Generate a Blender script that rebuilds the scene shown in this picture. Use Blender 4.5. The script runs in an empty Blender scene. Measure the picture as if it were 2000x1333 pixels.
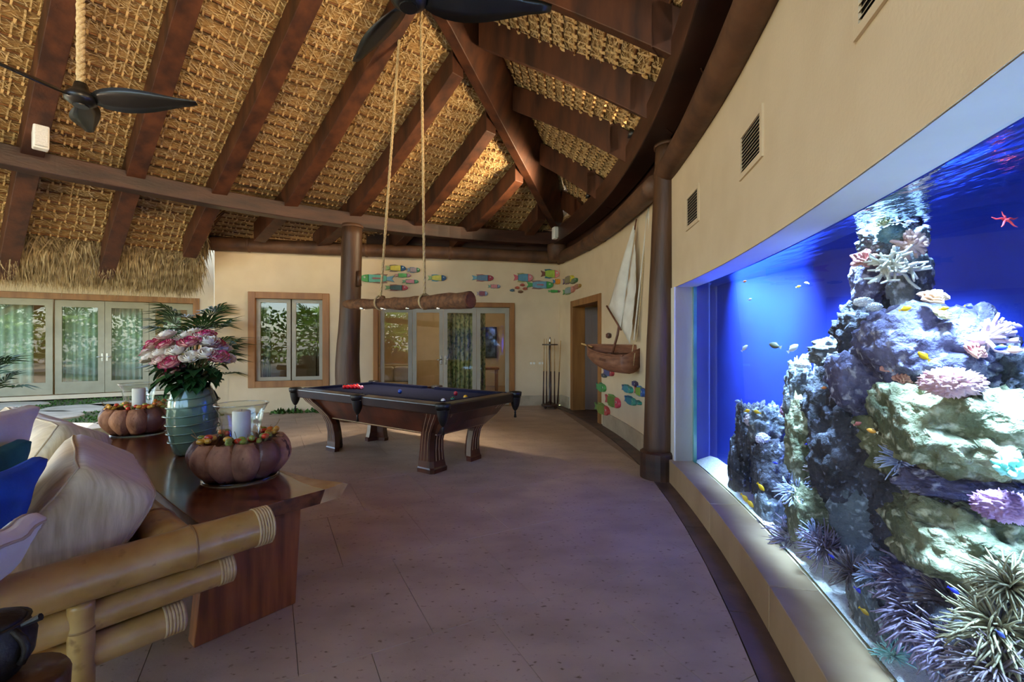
import bpy, bmesh, math, random
from mathutils import Vector, Matrix, noise
random.seed(7)
PI = math.pi
sc = bpy.context.scene
COL = sc.collection

# ------------------------------------------------------------------ camera, sky, sun, exposure
cam_d = bpy.data.cameras.new('camera'); cam = bpy.data.objects.new('camera', cam_d); COL.objects.link(cam)
cam.location = (0, 0, 1.45); cam.rotation_euler = (PI/2, 0, 0)
cam_d.sensor_width = 36; cam_d.lens = 16; cam_d.clip_start = 0.05; cam_d.clip_end = 300
sc.camera = cam
sc.view_settings.view_transform = 'Standard'; sc.view_settings.look = 'None'
sc.view_settings.gamma = 1; sc.view_settings.use_curve_mapping = False
sc.view_settings.exposure = 1.15
try:
    sc.cycles.use_denoising = True
    sc.cycles.use_adaptive_sampling = True; sc.cycles.adaptive_threshold = .03
    sc.cycles.max_bounces = 8; sc.cycles.diffuse_bounces = 4; sc.cycles.glossy_bounces = 4
    sc.cycles.transparent_max_bounces = 16; sc.cycles.transmission_bounces = 8
    sc.cycles.sample_clamp_indirect = 6; sc.cycles.caustics_reflective = False; sc.cycles.caustics_refractive = False
except Exception: pass

wd = bpy.data.worlds.new('sky'); sc.world = wd; wd.use_nodes = True
nt = wd.node_tree; nt.nodes.clear()
sky = nt.nodes.new('ShaderNodeTexSky'); sky.sky_type = 'NISHITA'; sky.sun_disc = False
sky.sun_elevation = math.radians(43); sky.sun_rotation = math.radians(-8); sky.air_density = 1.0; sky.dust_density = 1.2
bg = nt.nodes.new('ShaderNodeBackground'); bg.inputs['Strength'].default_value = 0.62
wo = nt.nodes.new('ShaderNodeOutputWorld')
nt.links.new(sky.outputs[0], bg.inputs['Color']); nt.links.new(bg.outputs[0], wo.inputs['Surface'])

def add_light(name, kind, loc, energy, color=(1,1,1), rot=(0,0,0), **kw):
    d = bpy.data.lights.new(name, kind); d.energy = energy; d.color = color
    for k, v in kw.items(): setattr(d, k, v)
    o = bpy.data.objects.new(name, d); COL.objects.link(o); o.location = loc; o.rotation_euler = rot
    return o
sun = add_light('sun', 'SUN', (0, -5, 20), 5.0, (1, .95, .86), angle=math.radians(.6))
SUN_FROM = Vector((-.12, .85, .8)).normalized()
sun.rotation_euler = SUN_FROM.to_track_quat('Z', 'Y').to_euler()

FILL_LAMP_W = 170
FILL_L, FILL_R = 420, 240      # watts of the added floodlights on the beams

# ------------------------------------------------------------------ helpers
def V(*a): return Vector(a)
F = 889.0
def at(px, py, Y): return V((px-1000)/F*Y, Y, 1.45+(666.5-py)/F*Y)
def lin(c):
    if isinstance(c, str):
        c = [int(c[i:i+2], 16)/255 for i in (0, 2, 4)]
    return tuple((x/12.92 if x <= .04045 else ((x+.055)/1.055)**2.4) for x in c[:3])+(1,)
MATS = {}
def mat(name, c1, c2=None, scale=4, rough=.6, bump=0, bscale=None, stretch=(1,1,1), metal=0, spec=.5, detail=5, lo=.35, hi=.65,
        coat=0, uv=False, sheen=0, rotz=0, c3=None, c3scale=30, c3lo=.6, c3hi=.68, trans=0, sss=0):
    if name in MATS: return MATS[name]
    m = bpy.data.materials.new(name); m.use_nodes = True; MATS[name] = m
    t = m.node_tree; b = t.nodes['Principled BSDF']
    b.inputs['Roughness'].default_value = rough; b.inputs['Metallic'].default_value = metal
    b.inputs['Specular IOR Level'].default_value = spec; b.inputs['Coat Weight'].default_value = coat
    b.inputs['Coat Roughness'].default_value = .12
    if sheen: b.inputs['Sheen Weight'].default_value = sheen
    if trans: b.inputs['Transmission Weight'].default_value = trans
    tc = t.nodes.new('ShaderNodeTexCoord'); mp = t.nodes.new('ShaderNodeMapping')
    mp.inputs['Scale'].default_value = stretch; mp.inputs['Rotation'].default_value = (0, 0, rotz)
    t.links.new(tc.outputs['UV' if uv else 'Object'], mp.inputs['Vector'])
    n = t.nodes.new('ShaderNodeTexNoise'); n.inputs['Scale'].default_value = scale; n.inputs['Detail'].default_value = detail
    t.links.new(mp.outputs[0], n.inputs['Vector'])
    if c2 is None:
        base = lin(c1); c2l = tuple(min(1, x*1.12) for x in base[:3])+(1,); c1l = tuple(x*.9 for x in base[:3])+(1,)
    else: c1l, c2l = lin(c1), lin(c2)
    r = t.nodes.new('ShaderNodeValToRGB'); e = r.color_ramp.elements
    e[0].position = lo; e[0].color = c1l; e[1].position = hi; e[1].color = c2l
    t.links.new(n.outputs['Fac'], r.inputs['Fac']); out = r.outputs['Color']
    if c3:
        n3 = t.nodes.new('ShaderNodeTexNoise'); n3.inputs['Scale'].default_value = c3scale; n3.inputs['Detail'].default_value = 3
        t.links.new(mp.outputs[0], n3.inputs['Vector'])
        r3 = t.nodes.new('ShaderNodeValToRGB'); r3.color_ramp.elements[0].position = c3lo; r3.color_ramp.elements[1].position = c3hi
        t.links.new(n3.outputs['Fac'], r3.inputs['Fac'])
        mx = t.nodes.new('ShaderNodeMixRGB'); mx.inputs[2].default_value = lin(c3)
        t.links.new(r3.outputs['Color'], mx.inputs[0]); t.links.new(out, mx.inputs[1]); out = mx.outputs[0]
    t.links.new(out, b.inputs['Base Color'])
    if bump:
        n2 = n
        if bscale:
            n2 = t.nodes.new('ShaderNodeTexNoise'); n2.inputs['Scale'].default_value = bscale; n2.inputs['Detail'].default_value = 4
            t.links.new(mp.outputs[0], n2.inputs['Vector'])
        bp = t.nodes.new('ShaderNodeBump'); bp.inputs['Strength'].default_value = bump; bp.inputs['Distance'].default_value = .02
        t.links.new(n2.outputs['Fac'], bp.inputs['Height']); t.links.new(bp.outputs[0], b.inputs['Normal'])
    return m
def glassmat(name, tint=(1,1,1), ior=1.5, rough=0.0, boost=1.0):
    """thin pane: transparent + Fresnel mirror"""
    if name in MATS: return MATS[name]
    m = bpy.data.materials.new(name); m.use_nodes = True; MATS[name] = m
    t = m.node_tree; t.nodes.clear(); o = t.nodes.new('ShaderNodeOutputMaterial')
    tr = t.nodes.new('ShaderNodeBsdfTransparent'); tr.inputs[0].default_value = tuple(tint)+(1,)
    gl = t.nodes.new('ShaderNodeBsdfGlossy'); gl.inputs['Roughness'].default_value = rough; gl.inputs[0].default_value = (1,1,1,1)
    fr = t.nodes.new('ShaderNodeFresnel'); ge = t.nodes.new('ShaderNodeNewGeometry')   # same reflectance from both sides
    mr = t.nodes.new('ShaderNodeMapRange'); mr.inputs['To Min'].default_value = ior; mr.inputs['To Max'].default_value = 1/ior
    t.links.new(ge.outputs['Backfacing'], mr.inputs['Value']); t.links.new(mr.outputs[0], fr.inputs[0])
    mm = t.nodes.new('ShaderNodeMath'); mm.operation = 'MULTIPLY'; mm.inputs[1].default_value = boost; mm.use_clamp = True
    mx = t.nodes.new('ShaderNodeMixShader')
    t.links.new(fr.outputs[0], mm.inputs[0]); t.links.new(mm.outputs[0], mx.inputs[0])
    t.links.new(tr.outputs[0], mx.inputs[1]); t.links.new(gl.outputs[0], mx.inputs[2]); t.links.new(mx.outputs[0], o.inputs[0])
    return m
def emitmat(name, c, s):
    if name in MATS: return MATS[name]
    m = bpy.data.materials.new(name); m.use_nodes = True; MATS[name] = m
    b = m.node_tree.nodes['Principled BSDF']; b.inputs['Base Color'].default_value = lin(c)
    b.inputs['Emission Color'].default_value = lin(c); b.inputs['Emission Strength'].default_value = s
    return m

def wmat(o):
    m = Matrix.Identity(4)
    while o is not None:
        m = o.matrix_basis @ m; o = o.parent
    return m
class Frame:
    def __init__(s, p0, p1):
        s.o = V(p0[0], p0[1], 0); d = V(p1[0]-p0[0], p1[1]-p0[1], 0); s.len = d.length; s.u = d.normalized()
        s.n = V(-s.u.y, s.u.x, 0)      # flipped by caller when needed
    def flip(s): s.n = -s.n; return s
    def p(s, u, n, z): return s.o+s.u*u+s.n*n+V(0, 0, z)
    def upx(s, px):                     # where the vertical plane meets a sight line, as distance along u
        k = (px-1000)/F; return (k*s.o.y-s.o.x)/(s.u.x-k*s.u.y)
class MB:
    def __init__(s): s.v = []; s.f = []; s.uv = None
    def add(s, vs, fs):
        b = len(s.v); s.v.extend([Vector(x) for x in vs]); s.f.extend([tuple(i+b for i in f) for f in fs]); return b
    def hexa(s, p):   # 8 points: bottom 0-3 ccw, top 4-7
        s.add(p, [(3,2,1,0),(4,5,6,7),(0,1,5,4),(1,2,6,5),(2,3,7,6),(3,0,4,7)]); return s
    def box(s, a, b):
        x0,y0,z0 = a; x1,y1,z1 = b
        return s.hexa([(x0,y0,z0),(x1,y0,z0),(x1,y1,z0),(x0,y1,z0),(x0,y0,z1),(x1,y0,z1),(x1,y1,z1),(x0,y1,z1)])
    def fbox(s, fr, u0, u1, n0, n1, z0, z1):
        return s.hexa([fr.p(u0,n0,z0),fr.p(u1,n0,z0),fr.p(u1,n1,z0),fr.p(u0,n1,z0),fr.p(u0,n0,z1),fr.p(u1,n0,z1),fr.p(u1,n1,z1),fr.p(u0,n1,z1)])
    def tube(s, pts, r, n=8, cap=True, squash=None):
        pts = [Vector(p) for p in pts]; k = len(pts)
        rs = r if hasattr(r, '__len__') else [r]*k
        base = len(s.v); prev = None
        for i, p in enumerate(pts):
            t = (pts[min(i+1,k-1)]-pts[max(i-1,0)])
            t = t.normalized() if t.length > 1e-9 else V(0,0,1)
            if prev is None:
                a = V(0,0,1) if abs(t.z) < .9 else V(1,0,0)
                x = t.cross(a).normalized()
            else:
                x = prev-t*prev.dot(t); x = x.normalized() if x.length > 1e-6 else t.orthogonal().normalized()
            prev = x; y = t.cross(x)
            for j in range(n):
                an = 2*PI*j/n; s.v.append(p+(x*math.cos(an)+y*math.sin(an)*(squash or 1))*rs[i])
        for i in range(k-1):
            for j in range(n):
                a = base+i*n+j; b = base+i*n+(j+1)%n
                s.f.append((a, b, b+n, a+n))
        if cap:
            s.f.append(tuple(base+j for j in range(n))[::-1]); s.f.append(tuple(base+(k-1)*n+j for j in range(n)))
        return s
    def lathe(s, prof, c=(0,0,0), n=24, close=False):
        c = Vector(c); base = len(s.v); k = len(prof)
        for r, z in prof:
            for j in range(n):
                a = 2*PI*j/n; s.v.append(c+V(r*math.cos(a), r*math.sin(a), z))
        for i in range(k-1):
            for j in range(n):
                a = base+i*n+j; b = base+i*n+(j+1)%n; s.f.append((a, b, b+n, a+n))
        if close:
            s.f.append(tuple(base+j for j in range(n))[::-1]); s.f.append(tuple(base+(k-1)*n+j for j in range(n)))
        return s
    def prism(s, outline, fn, n0, n1, inset=0.0):
        """outline of 2D points -> solid; fn(u, n, z) to world"""
        k = len(outline); cx = sum(p[0] for p in outline)/k; cz = sum(p[1] for p in outline)/k
        ins = [(cx+(u-cx)*(1-inset), cz+(z-cz)*(1-inset)) for u, z in outline]
        vs = [fn(u, n0, z) for u, z in outline]+[fn(u, n0+(n1-n0)*.6, z) for u, z in outline]+[fn(u, n1, z) for u, z in ins]
        fs = [tuple(range(k))[::-1], tuple(range(2*k, 3*k))]
        for l in (0, 1):
            for i in range(k): j = (i+1) % k; fs.append((l*k+i, l*k+j, (l+1)*k+j, (l+1)*k+i))
        s.add(vs, fs); return s
    def blob(s, c, r, seed=0, amp=.25, freq=1.5, sub=3, rot=0, mode=0, oct=4):
        bm = bmesh.new(); bmesh.ops.create_icosphere(bm, subdivisions=sub, radius=1)
        c = Vector(c); R = Matrix.Rotation(rot, 3, 'Z') if not isinstance(rot, Matrix) else rot
        so = V(seed*7.31, seed*3.17, seed*5.7)
        base = len(s.v)
        for v in bm.verts:
            d = v.co.normalized()
            if mode == 0: k = noise.fractal(d*freq+so, 1.0, 2.1, oct)*amp + (abs(noise.noise(d*freq*3.1+so))-.25)*amp*.8
            elif mode == 1: k = (.5-noise.voronoi(d*freq+so)[0][0])*amp
            else: k = noise.fractal(d*freq+so, 1.0, 2.0, 3)*amp
            p = d*(1+k); s.v.append(c+R @ V(p.x*r[0], p.y*r[1], p.z*r[2]))
        bm.verts.index_update()
        for f in bm.faces: s.f.append(tuple(base+v.index for v in f.verts))
        bm.free(); return s
    def build(s, name, m=None, parent=None, smooth=False, local=False, kind=None, bevel=0, fix=True, segs=2):
        me = bpy.data.meshes.new(name); vs = s.v
        if not local:
            if parent is not None:
                inv = wmat(parent).inverted(); vs = [inv @ v for v in vs]; loc = None
            else:
                xs = [v.x for v in vs]; ys = [v.y for v in vs]; zs = [v.z for v in vs]
                loc = V((min(xs)+max(xs))/2, (min(ys)+max(ys))/2, min(zs)); vs = [v-loc for v in vs]
        else: loc = None
        me.from_pydata([tuple(v) for v in vs], [], s.f)
        if fix:
            bm = bmesh.new(); bm.from_mesh(me); bmesh.ops.recalc_face_normals(bm, faces=bm.faces)
            if bevel:
                es = [e for e in bm.edges if len(e.link_faces) == 2 and e.calc_face_angle(0) > .5]
                bmesh.ops.bevel(bm, geom=es, offset=bevel, segments=segs, affect='EDGES', profile=.5, clamp_overlap=True)
            bm.to_mesh(me); bm.free()
        if s.uv:
            l = me.uv_layers.new(name='UVMap')
            for lp in me.loops: l.data[lp.index].uv = s.uv[lp.vertex_index]
        if smooth: me.polygons.foreach_set('use_smooth', [True]*len(me.polygons))
        if m: me.materials.append(m)
        o = bpy.data.objects.new(name, me); COL.objects.link(o)
        if parent is not None: o.parent = parent
        elif loc is not None: o.location = loc
        if kind: o['kind'] = kind
        return o
def tag(o, label, cat, group=None, kind=None):
    o['label'] = label; o['category'] = cat
    if group: o['group'] = group
    if kind: o['kind'] = kind
    return o
def thing(name, label, cat, loc=(0,0,0), rotz=0, group=None):
    o = bpy.data.objects.new(name, None); COL.objects.link(o); o.location = loc; o.rotation_euler = (0, 0, rotz)
    o.empty_display_size = .1
    return tag(o, label, cat, group) if label else o
def struct(name, loc=(0,0,0)):
    o = bpy.data.objects.new(name, None); COL.objects.link(o); o.location = loc; o['kind'] = 'structure'; return o
def copy_tree(o, parent=None):
    c = o.copy(); COL.objects.link(c)
    if parent is not None: c.parent = parent
    for ch in list(o.children): copy_tree(ch, c)
    return c
def cr(P, t):   # Catmull-Rom through a list of tuples / vectors
    n = len(P)-1; t = max(0, min(n-1e-6, t)); i = int(t); f = t-i
    a, b, c, d = (Vector(P[max(i-1,0)]), Vector(P[i]), Vector(P[i+1]), Vector(P[min(i+2,n)]))
    return .5*((2*b)+(c-a)*f+(2*a-5*b+4*c-d)*f*f+(3*b-a-3*c+d)*f**3)
def lp(P, t):
    n = len(P)-1; t = max(0, min(n-1e-6, t)); i = int(t); f = t-i
    return P[i]*(1-f)+P[i+1]*f

# ------------------------------------------------------------------ materials of the place
M_wall = mat('plaster_cream', 'd9c3a0', 'dfcaa8', 3, .85, .08, 60)
M_wallR = M_wall
M_soffit = mat('plaster_white', 'e2ddcc', 'e8e3d4', 3, .8)
M_rafter = mat('rafter_timber', '33190c', '5a311a', 5, .55, .15, 30, (1,1,.25))
M_beam = mat('beam_dark_timber', '2b1811', '4a2c20', 4, .42, .1, 30, (.4,.4,2))
M_column = mat('column_timber', '3f2818', '5a3b24', 5, .5, .2, 18, (2,2,.25))
M_logtrim = mat('palm_log', '4a3020', '6b4830', 4, .6, .2, 22)
M_cane = mat('cane', '5e3818', '875a2c', 8, .7)
M_tie = mat('tie_leaf', 'c29c62', 'dcbb84', 10, .8)
M_oak = mat('oak_trim', '8a5a2c', 'a9733c', 6, .5, .05, 40, (1,1,.15))
M_frame = mat('door_paint', 'a39d8b', 'aca695', 3, .55)
M_frame2 = mat('door_paint_cream', '9c9274', 'a89e80', 3, .55)
M_glass = glassmat('window_glass', (.93,.96,.94), 1.5, boost=1.5)
M_tile = mat('travertine', 'a8917c', 'bda58e', 2.2, .5, .06, 60, (1,1.6,1), c3='70583f', c3scale=26, c3lo=.63, c3hi=.72, spec=.4)
M_border = mat('border_stone', '4e3a30', '6b5244', 5, .5, .06, 40)
M_marble = mat('base_marble', 'a98a66', 'bfa27e', 3, .4, .03, 20, (1,1,.5))
M_plinth = mat('baseboard_stone', 'a8967c', 'bfae93', 4, .5, .04, 20)
M_white = mat('white_plastic', 'e8e6e0', None, 3, .5)
M_black = mat('black_metal', '14120f', '1f1c18', 6, .35)
M_grout = mat('grout', '917c68', '9c8773', 8, .9)
# ------------------------------------------------------------------ the room shell
RC = V(-15.3, 5.8, 0)
def rw(Y, off=0.0): return -15.3+math.sqrt((17+off)**2-(Y-5.8)**2)
def rwp(Y, off, z):            # a point on the curved right wall (Y at the wall face), off > 0 is outward
    x = rw(Y); d = (V(x, Y, 0)-RC).normalized(); p = V(x, Y, 0)+d*off; p.z = z; return p
def rY(px, off=0.0):           # which Y of the curved wall a sight line meets
    k = (px-1000)/F; lo, hi = .2, 11.0
    for _ in range(50):
        m = (lo+hi)/2
        p = rwp(m, off, 0)
        if p.x/p.y > k: lo = m
        else: hi = m
    return m
def grid_wall(name, fn, us, zs, holes, n0, n1, m, kind='structure'):
    """one connected wall: fn(u, n, z); holes are (u0,u1,z0,z1)"""
    mb = MB(); U = sorted(set(us)); Z = sorted(set(zs)); idx = {}
    def vid(i, j, s):
        k = (i, j, s)
        if k not in idx: idx[k] = len(mb.v); mb.v.append(Vector(fn(U[i], n0 if s == 0 else n1, Z[j])))
        return idx[k]
    def solid(i, j):
        if not (0 <= i < len(U)-1 and 0 <= j < len(Z)-1): return False
        cu, cz = (U[i]+U[i+1])/2, (Z[j]+Z[j+1])/2
        return not any(h[0] < cu < h[1] and h[2] < cz < h[3] for h in holes)
    for i in range(len(U)-1):
        for j in range(len(Z)-1):
            if not solid(i, j): continue
            for s in (0, 1): mb.f.append((vid(i,j,s), vid(i+1,j,s), vid(i+1,j+1,s), vid(i,j+1,s)))
            for (di, dj, a, b) in ((-1,0,(0,0),(0,1)),(1,0,(1,0),(1,1)),(0,-1,(0,0),(1,0)),(0,1,(0,1),(1,1))):
                if not solid(i+di, j+dj):
                    mb.f.append((vid(i+a[0],j+a[1],0), vid(i+b[0],j+b[1],0), vid(i+b[0],j+b[1],1), vid(i+a[0],j+a[1],1)))
    return mb.build(name, m, kind=kind)
def frange(a, b, n): return [a+(b-a)*i/n for i in range(n+1)]

# far wall in two straight runs; n < 0 is into the room
S1 = Frame((-3.3, 9.65), (1.12, 10.35))          # behind the billiard table
S2 = Frame((-5.85, 8.95), (-3.3, 9.65))          # with the small window
WT = 3.26
d_u0, d_u1 = S1.upx(731), S1.upx(1003)
w_u0, w_u1 = S2.upx(487), S2.upx(641)
DZ = 2.28
grid_wall('wall_far', S1.p, [0, d_u0, d_u1, S1.len+.02], [0, DZ, WT], [(d_u0, d_u1, 0, DZ)], 0, .22, M_wall)
WZ0, WZ1 = .53, 2.42
grid_wall('wall_window', S2.p, [0, w_u0, w_u1, S2.len], [0, WZ0, WZ1, WT], [(w_u0, w_u1, WZ0, WZ1)], 0, .22, M_wall)

# curved right wall, far run with the open timber door, near run with the aquarium opening
COLY = 4.9
dY0, dY1 = rY(1174), rY(1117)
DRZ = 2.27
grid_wall('wall_right', lambda u, n, z: rwp(u, n, z), frange(COLY-.05, dY0, 12)+frange(dY0, dY1, 6)+frange(dY1, 10.45, 4),
          [0, DRZ, WT], [(dY0, dY1, 0, DRZ)], 0, .22, M_wall)
TZ0, TZ1 = .22, 2.0
TY0, TY1 = -1.2, 4.62
grid_wall('wall_aquarium', lambda u, n, z: rwp(u, n, z), frange(-3.2, TY0, 5)+frange(TY0, TY1, 34)+[COLY-.05],
          [0, TZ0, TZ1, WT], [(TY0, TY1, TZ0, TZ1)], 0, .2, M_wall)
# white lining of the opening: soffit and jamb
mb = MB(); N = 34
for i in range(N):
    a, b = TY0+(TY1-TY0)*i/N, TY0+(TY1-TY0)*(i+1)/N
    mb.add([rwp(a,.004,TZ1-.003), rwp(b,.004,TZ1-.003), rwp(b,.2,TZ1-.003), rwp(a,.2,TZ1-.003)], [(0,1,2,3)])
bmv = mb.build('trim_soffit', M_soffit, kind='structure', fix=False)
mb = MB(); mb.hexa([rwp(TY1,-.012,.2), rwp(TY1+.13,-.012,.2), rwp(TY1+.13,.19,.2), rwp(TY1,.19,.2), rwp(TY1,-.012,TZ1), rwp(TY1+.13,-.012,TZ1), rwp(TY1+.13,.19,TZ1), rwp(TY1,.19,TZ1)])
mb.build('trim_jamb', M_soffit, kind='structure')
# stone base of the aquarium, in slabs with fine joints
base = struct('baseboard_aquarium', rwp(3, 0, 0))
yy = TY0
while yy < TY1-.05:
    y2 = min(yy+1.15, TY1+.13)
    if TY1+.13-y2 < .3: y2 = TY1+.13
    mb = MB(); k = 8
    for i in range(k+1):
        y = yy+.002+(y2-yy-.004)*i/k
        mb.v += [rwp(y,-.05,0), rwp(y,-.05,TZ0+.012), rwp(y,.175,TZ0+.012), rwp(y,.175,0)]
    for i in range(k):
        for j in range(4): mb.f.append((i*4+j, i*4+(j+1)%4, i*4+4+(j+1)%4, i*4+4+j))
    mb.f += [(0,1,2,3), (k*4+3,k*4+2,k*4+1,k*4)]
    mb.build('stone_slab', M_marble, base, bevel=.004); yy = y2
# stone baseboards of the far run and the far wall
def bb_right(y0, y1, name):
    r = struct(name, rwp((y0+y1)/2, 0, 0)); n = max(1, round((y1-y0)/.62))
    for i in range(n):
        a, b = y0+(y1-y0)*i/n+.002, y0+(y1-y0)*(i+1)/n-.002; m_ = (a+b)/2
        mb = MB(); mb.v = []
        for y in (a, m_, b): mb.v += [rwp(y,-.022,0), rwp(y,-.022,.24), rwp(y,0,.24), rwp(y,0,0)]
        for k in (0, 1):
            for j in range(4): mb.f.append((k*4+j, k*4+(j+1)%4, k*4+4+(j+1)%4, k*4+4+j))
        mb.f += [(0,1,2,3), (11,10,9,8)]
        mb.build('baseboard_stone', M_plinth, r)
bb_right(5.12, dY0-.14, 'baseboard_right'); bb_right(dY1+.14, 10.25, 'baseboard_corner')
r = struct('baseboard_far', S1.p(d_u1, 0, 0))
for i in range(3):
    a, b = d_u1+.1+(S1.len-d_u1-.12)*i/3, d_u1+.1+(S1.len-d_u1-.12)*(i+1)/3
    MB().fbox(S1, a+.002, b-.002, -.022, 0, 0, .22).build('baseboard_stone', M_plinth, r)

# oak casings
def casing(fr_fn, u0, u1, z0, z1, w, root, sill=False, nd=(-.035, .1)):
    def bx(a, b, c, d):
        mb = MB(); n0, n1 = nd
        mb.hexa([fr_fn(a,n0,c),fr_fn(b,n0,c),fr_fn(b,n1,c),fr_fn(a,n1,c),fr_fn(a,n0,d),fr_fn(b,n0,d),fr_fn(b,n1,d),fr_fn(a,n1,d)])
        mb.build('casing', M_oak, root, bevel=.006)
    bx(u0-.02, u0+w-.02, z0-(.02 if sill else 0), z1+.02); bx(u1-w+.02, u1+.02, z0-(.02 if sill else 0), z1+.02)
    bx(u0+w-.02, u1-w+.02, z1-w+.02, z1+.02)
    if sill: bx(u0+w-.02, u1-w+.02, z0-.02, z0+w-.02)
def glazed(fr, u0, u1, z0, z1, root, fm, st=.09, rail=.1, bot=None, n0=.06, n1=.11, handle=0, name='door_panel', pane=None):
    """one glazed leaf: stiles and rails in one frame, the pane and handle its sub-parts"""
    bot = bot or rail
    f = grid_wall(name, fr.p, [u0, u0+st, u1-st, u1], [z0, z0+bot, z1-rail, z1], [(u0+st, u1-st, z0+bot, z1-rail)], n0, n1, fm, kind=None)
    o = f; o.parent = root; o.matrix_basis = wmat(root).inverted() @ o.matrix_basis
    MB().add([fr.p(u0+st-.01,(n0+n1)/2,z0+bot-.01), fr.p(u1-st+.01,(n0+n1)/2,z0+bot-.01), fr.p(u1-st+.01,(n0+n1)/2,z1-rail+.01), fr.p(u0+st-.01,(n0+n1)/2,z1-rail+.01)], [(0,1,2,3)])
    mb = MB(); mb.add([fr.p(u0+st-.01,(n0+n1)/2,z0+bot-.01), fr.p(u1-st+.01,(n0+n1)/2,z0+bot-.01), fr.p(u1-st+.01,(n0+n1)/2,z1-rail+.01), fr.p(u0+st-.01,(n0+n1)/2,z1-rail+.01)], [(0,1,2,3)])
    mb.build('pane', pane or M_glass, o, fix=False)
    if handle:
        uh = u0+.045 if handle < 0 else u1-.045
        h = MB().fbox(fr, uh-.018, uh+.018, n0-.008, n0, .93, 1.13).build('handle_plate', M_chrome, o, bevel=.003)
        mb = MB(); mb.tube([fr.p(uh,n0-.005,1.04), fr.p(uh,n0-.05,1.04), fr.p(uh+.1*(1 if handle<0 else -1),n0-.055,1.04)], .011, 8)
        mb.build('lever', M_chrome, o, smooth=True)
    return o
M_chrome = mat('brushed_metal', 'b8b4ac', 'c8c4bc', 10, .25, metal=1)
# window_1
W = struct('window_1', S2.p((w_u0+w_u1)/2, 0, WZ0))
casing(S2.p, w_u0, w_u1, WZ0, WZ1, .13, W, True)
mid = (w_u0+w_u1)/2+.02
glazed(S2, w_u0+.11, mid-.012, WZ0+.11, WZ1-.11, W, M_frame, .075, .075, name='sash')
glazed(S2, mid+.012, w_u1-.11, WZ0+.11, WZ1-.11, W, M_frame, .075, .075, name='sash')
# door_1: four glazed leaves under the fish
D = struct('door_1', S1.p((d_u0+d_u1)/2, 0, 0))
casing(S1.p, d_u0, d_u1, 0, DZ, .1, D)
e = [S1.upx(x) for x in (742, 805, 866, 931, 995)]
glazed(S1, e[0], e[1]-.004, .02, DZ-.08, D, M_frame, .085, .13, .22)
glazed(S1, e[1]+.004, e[2]-.004, .02, DZ-.08, D, M_frame, .085, .13, .22, handle=1)
glazed(S1, e[2]+.004, e[3]-.004, .02, DZ-.08, D, M_frame, .085, .13, .22, handle=-1)
glazed(S1, e[3]+.004, e[4], .02, DZ-.08, D, M_frame, .085, .13, .22)
# door_2: timber door in the curved wall, standing open into a dark passage
D2 = struct('door_2', rwp((dY0+dY1)/2, 0, 0))
casing(rwp, dY0, dY1, 0, DRZ, .13, D2, nd=(-.03, .25))
M_doorwood = mat('door_timber', '3a2214', '55351f', 5, .5, .08, 30, (1,1,.12))
lf = Frame((rwp(dY1-.14,.24,0).x, rwp(dY1-.14,.24,0).y), (rwp(dY1-.14,.24,0).x+1.0, rwp(dY1-.14,.24,0).y-.42))
leaf = MB().fbox(lf, 0, 1.1, -.02, .025, .02, DRZ-.12).build('door_leaf', M_doorwood, D2, bevel=.004)
for (za, zb) in ((.2, .95), (1.1, 2.0)):
    for (ua, ub) in ((.14, .5), (.6, .96)): MB().fbox(lf, ua, ub, -.03, -.02, za, zb).build('door_panel', M_doorwood, leaf, bevel=.004)
# passage and room behind: floors, walls
M_dim = mat('inner_plaster', 'cbb48c', 'd4be98', 3, .85)
def room(name, fr, u0, u1, n0, n1, z1, fm):
    # three walls, floor and ceiling seen through the opening
    mb = MB()
    P = [fr.p(u0,n0,0), fr.p(u1,n0,0), fr.p(u1,n1,0), fr.p(u0,n1,0)]; T = [p+V(0,0,z1) for p in P]
    mb.add(P+T, [(1,2,6,5),(2,3,7,6),(3,0,4,7),(4,5,6,7)])
    mb.build('wall_'+name, M_dim, kind='structure', fix=False)
    MB().add(P, [(0,1,2,3)])
    Q = [fr.p(u0,n0-.23,.003), fr.p(u1,n0-.23,.003), fr.p(u1,n1,.003), fr.p(u0,n1,.003)]; mb = MB(); mb.add(Q, [(0,1,2,3)]); mb.build('floor_'+name, fm, kind='structure', fix=False)
M_infloor = mat('inner_floor', '8a7458', '9c8666', 3, .4)
room('lounge', S1, d_u0-1.2, d_u1+.7, .22, 4.6, 2.9, M_infloor)
room('study', S2, -.05, 2.6, .22, 3.4, 2.9, M_infloor)
pf = Frame((rwp(dY0-.05,.22,0).x, rwp(dY0-.05,.22,0).y), (rwp(dY1+.05,.22,0).x, rwp(dY1+.05,.22,0).y)).flip()
room('passage', pf, -.4, pf.len+.3, 0, 2.2, 2.5, M_border)

# left building across the court, with its four curtained leaves
LB = Frame((-14.5, 9.58), (-5.6, 14.45))
lbx = [LB.upx(x) for x in (-140, 105, 203, 290, 376)]
LZ = 2.62
lu0, lu1 = LB.upx(-150), LB.upx(388)
nibY = LB.upx(438)
grid_wall('wall_court', LB.p, [-1.5, lu0, lu1, LB.len+2.5], [0, .1, LZ, 4.6], [(lu0, lu1, .1, LZ)], 0, .22, M_wall)
D3 = struct('door_3', LB.p((lu0+lu1)/2, 0, 0))
casing(LB.p, lu0, lu1, .1, LZ, .15, D3)
glazed(LB, lbx[0], lbx[1]-.03, .12, LZ-.12, D3, M_frame2, .13, .17, .3, n0=.03, n1=.08)
glazed(LB, lbx[1], lbx[2]-.004, .12, LZ-.14, D3, M_frame2, .13, .17, .3, handle=1)
glazed(LB, lbx[2]+.004, lbx[3]-.004, .12, LZ-.14, D3, M_frame2, .13, .17, .3, handle=-1)
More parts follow.
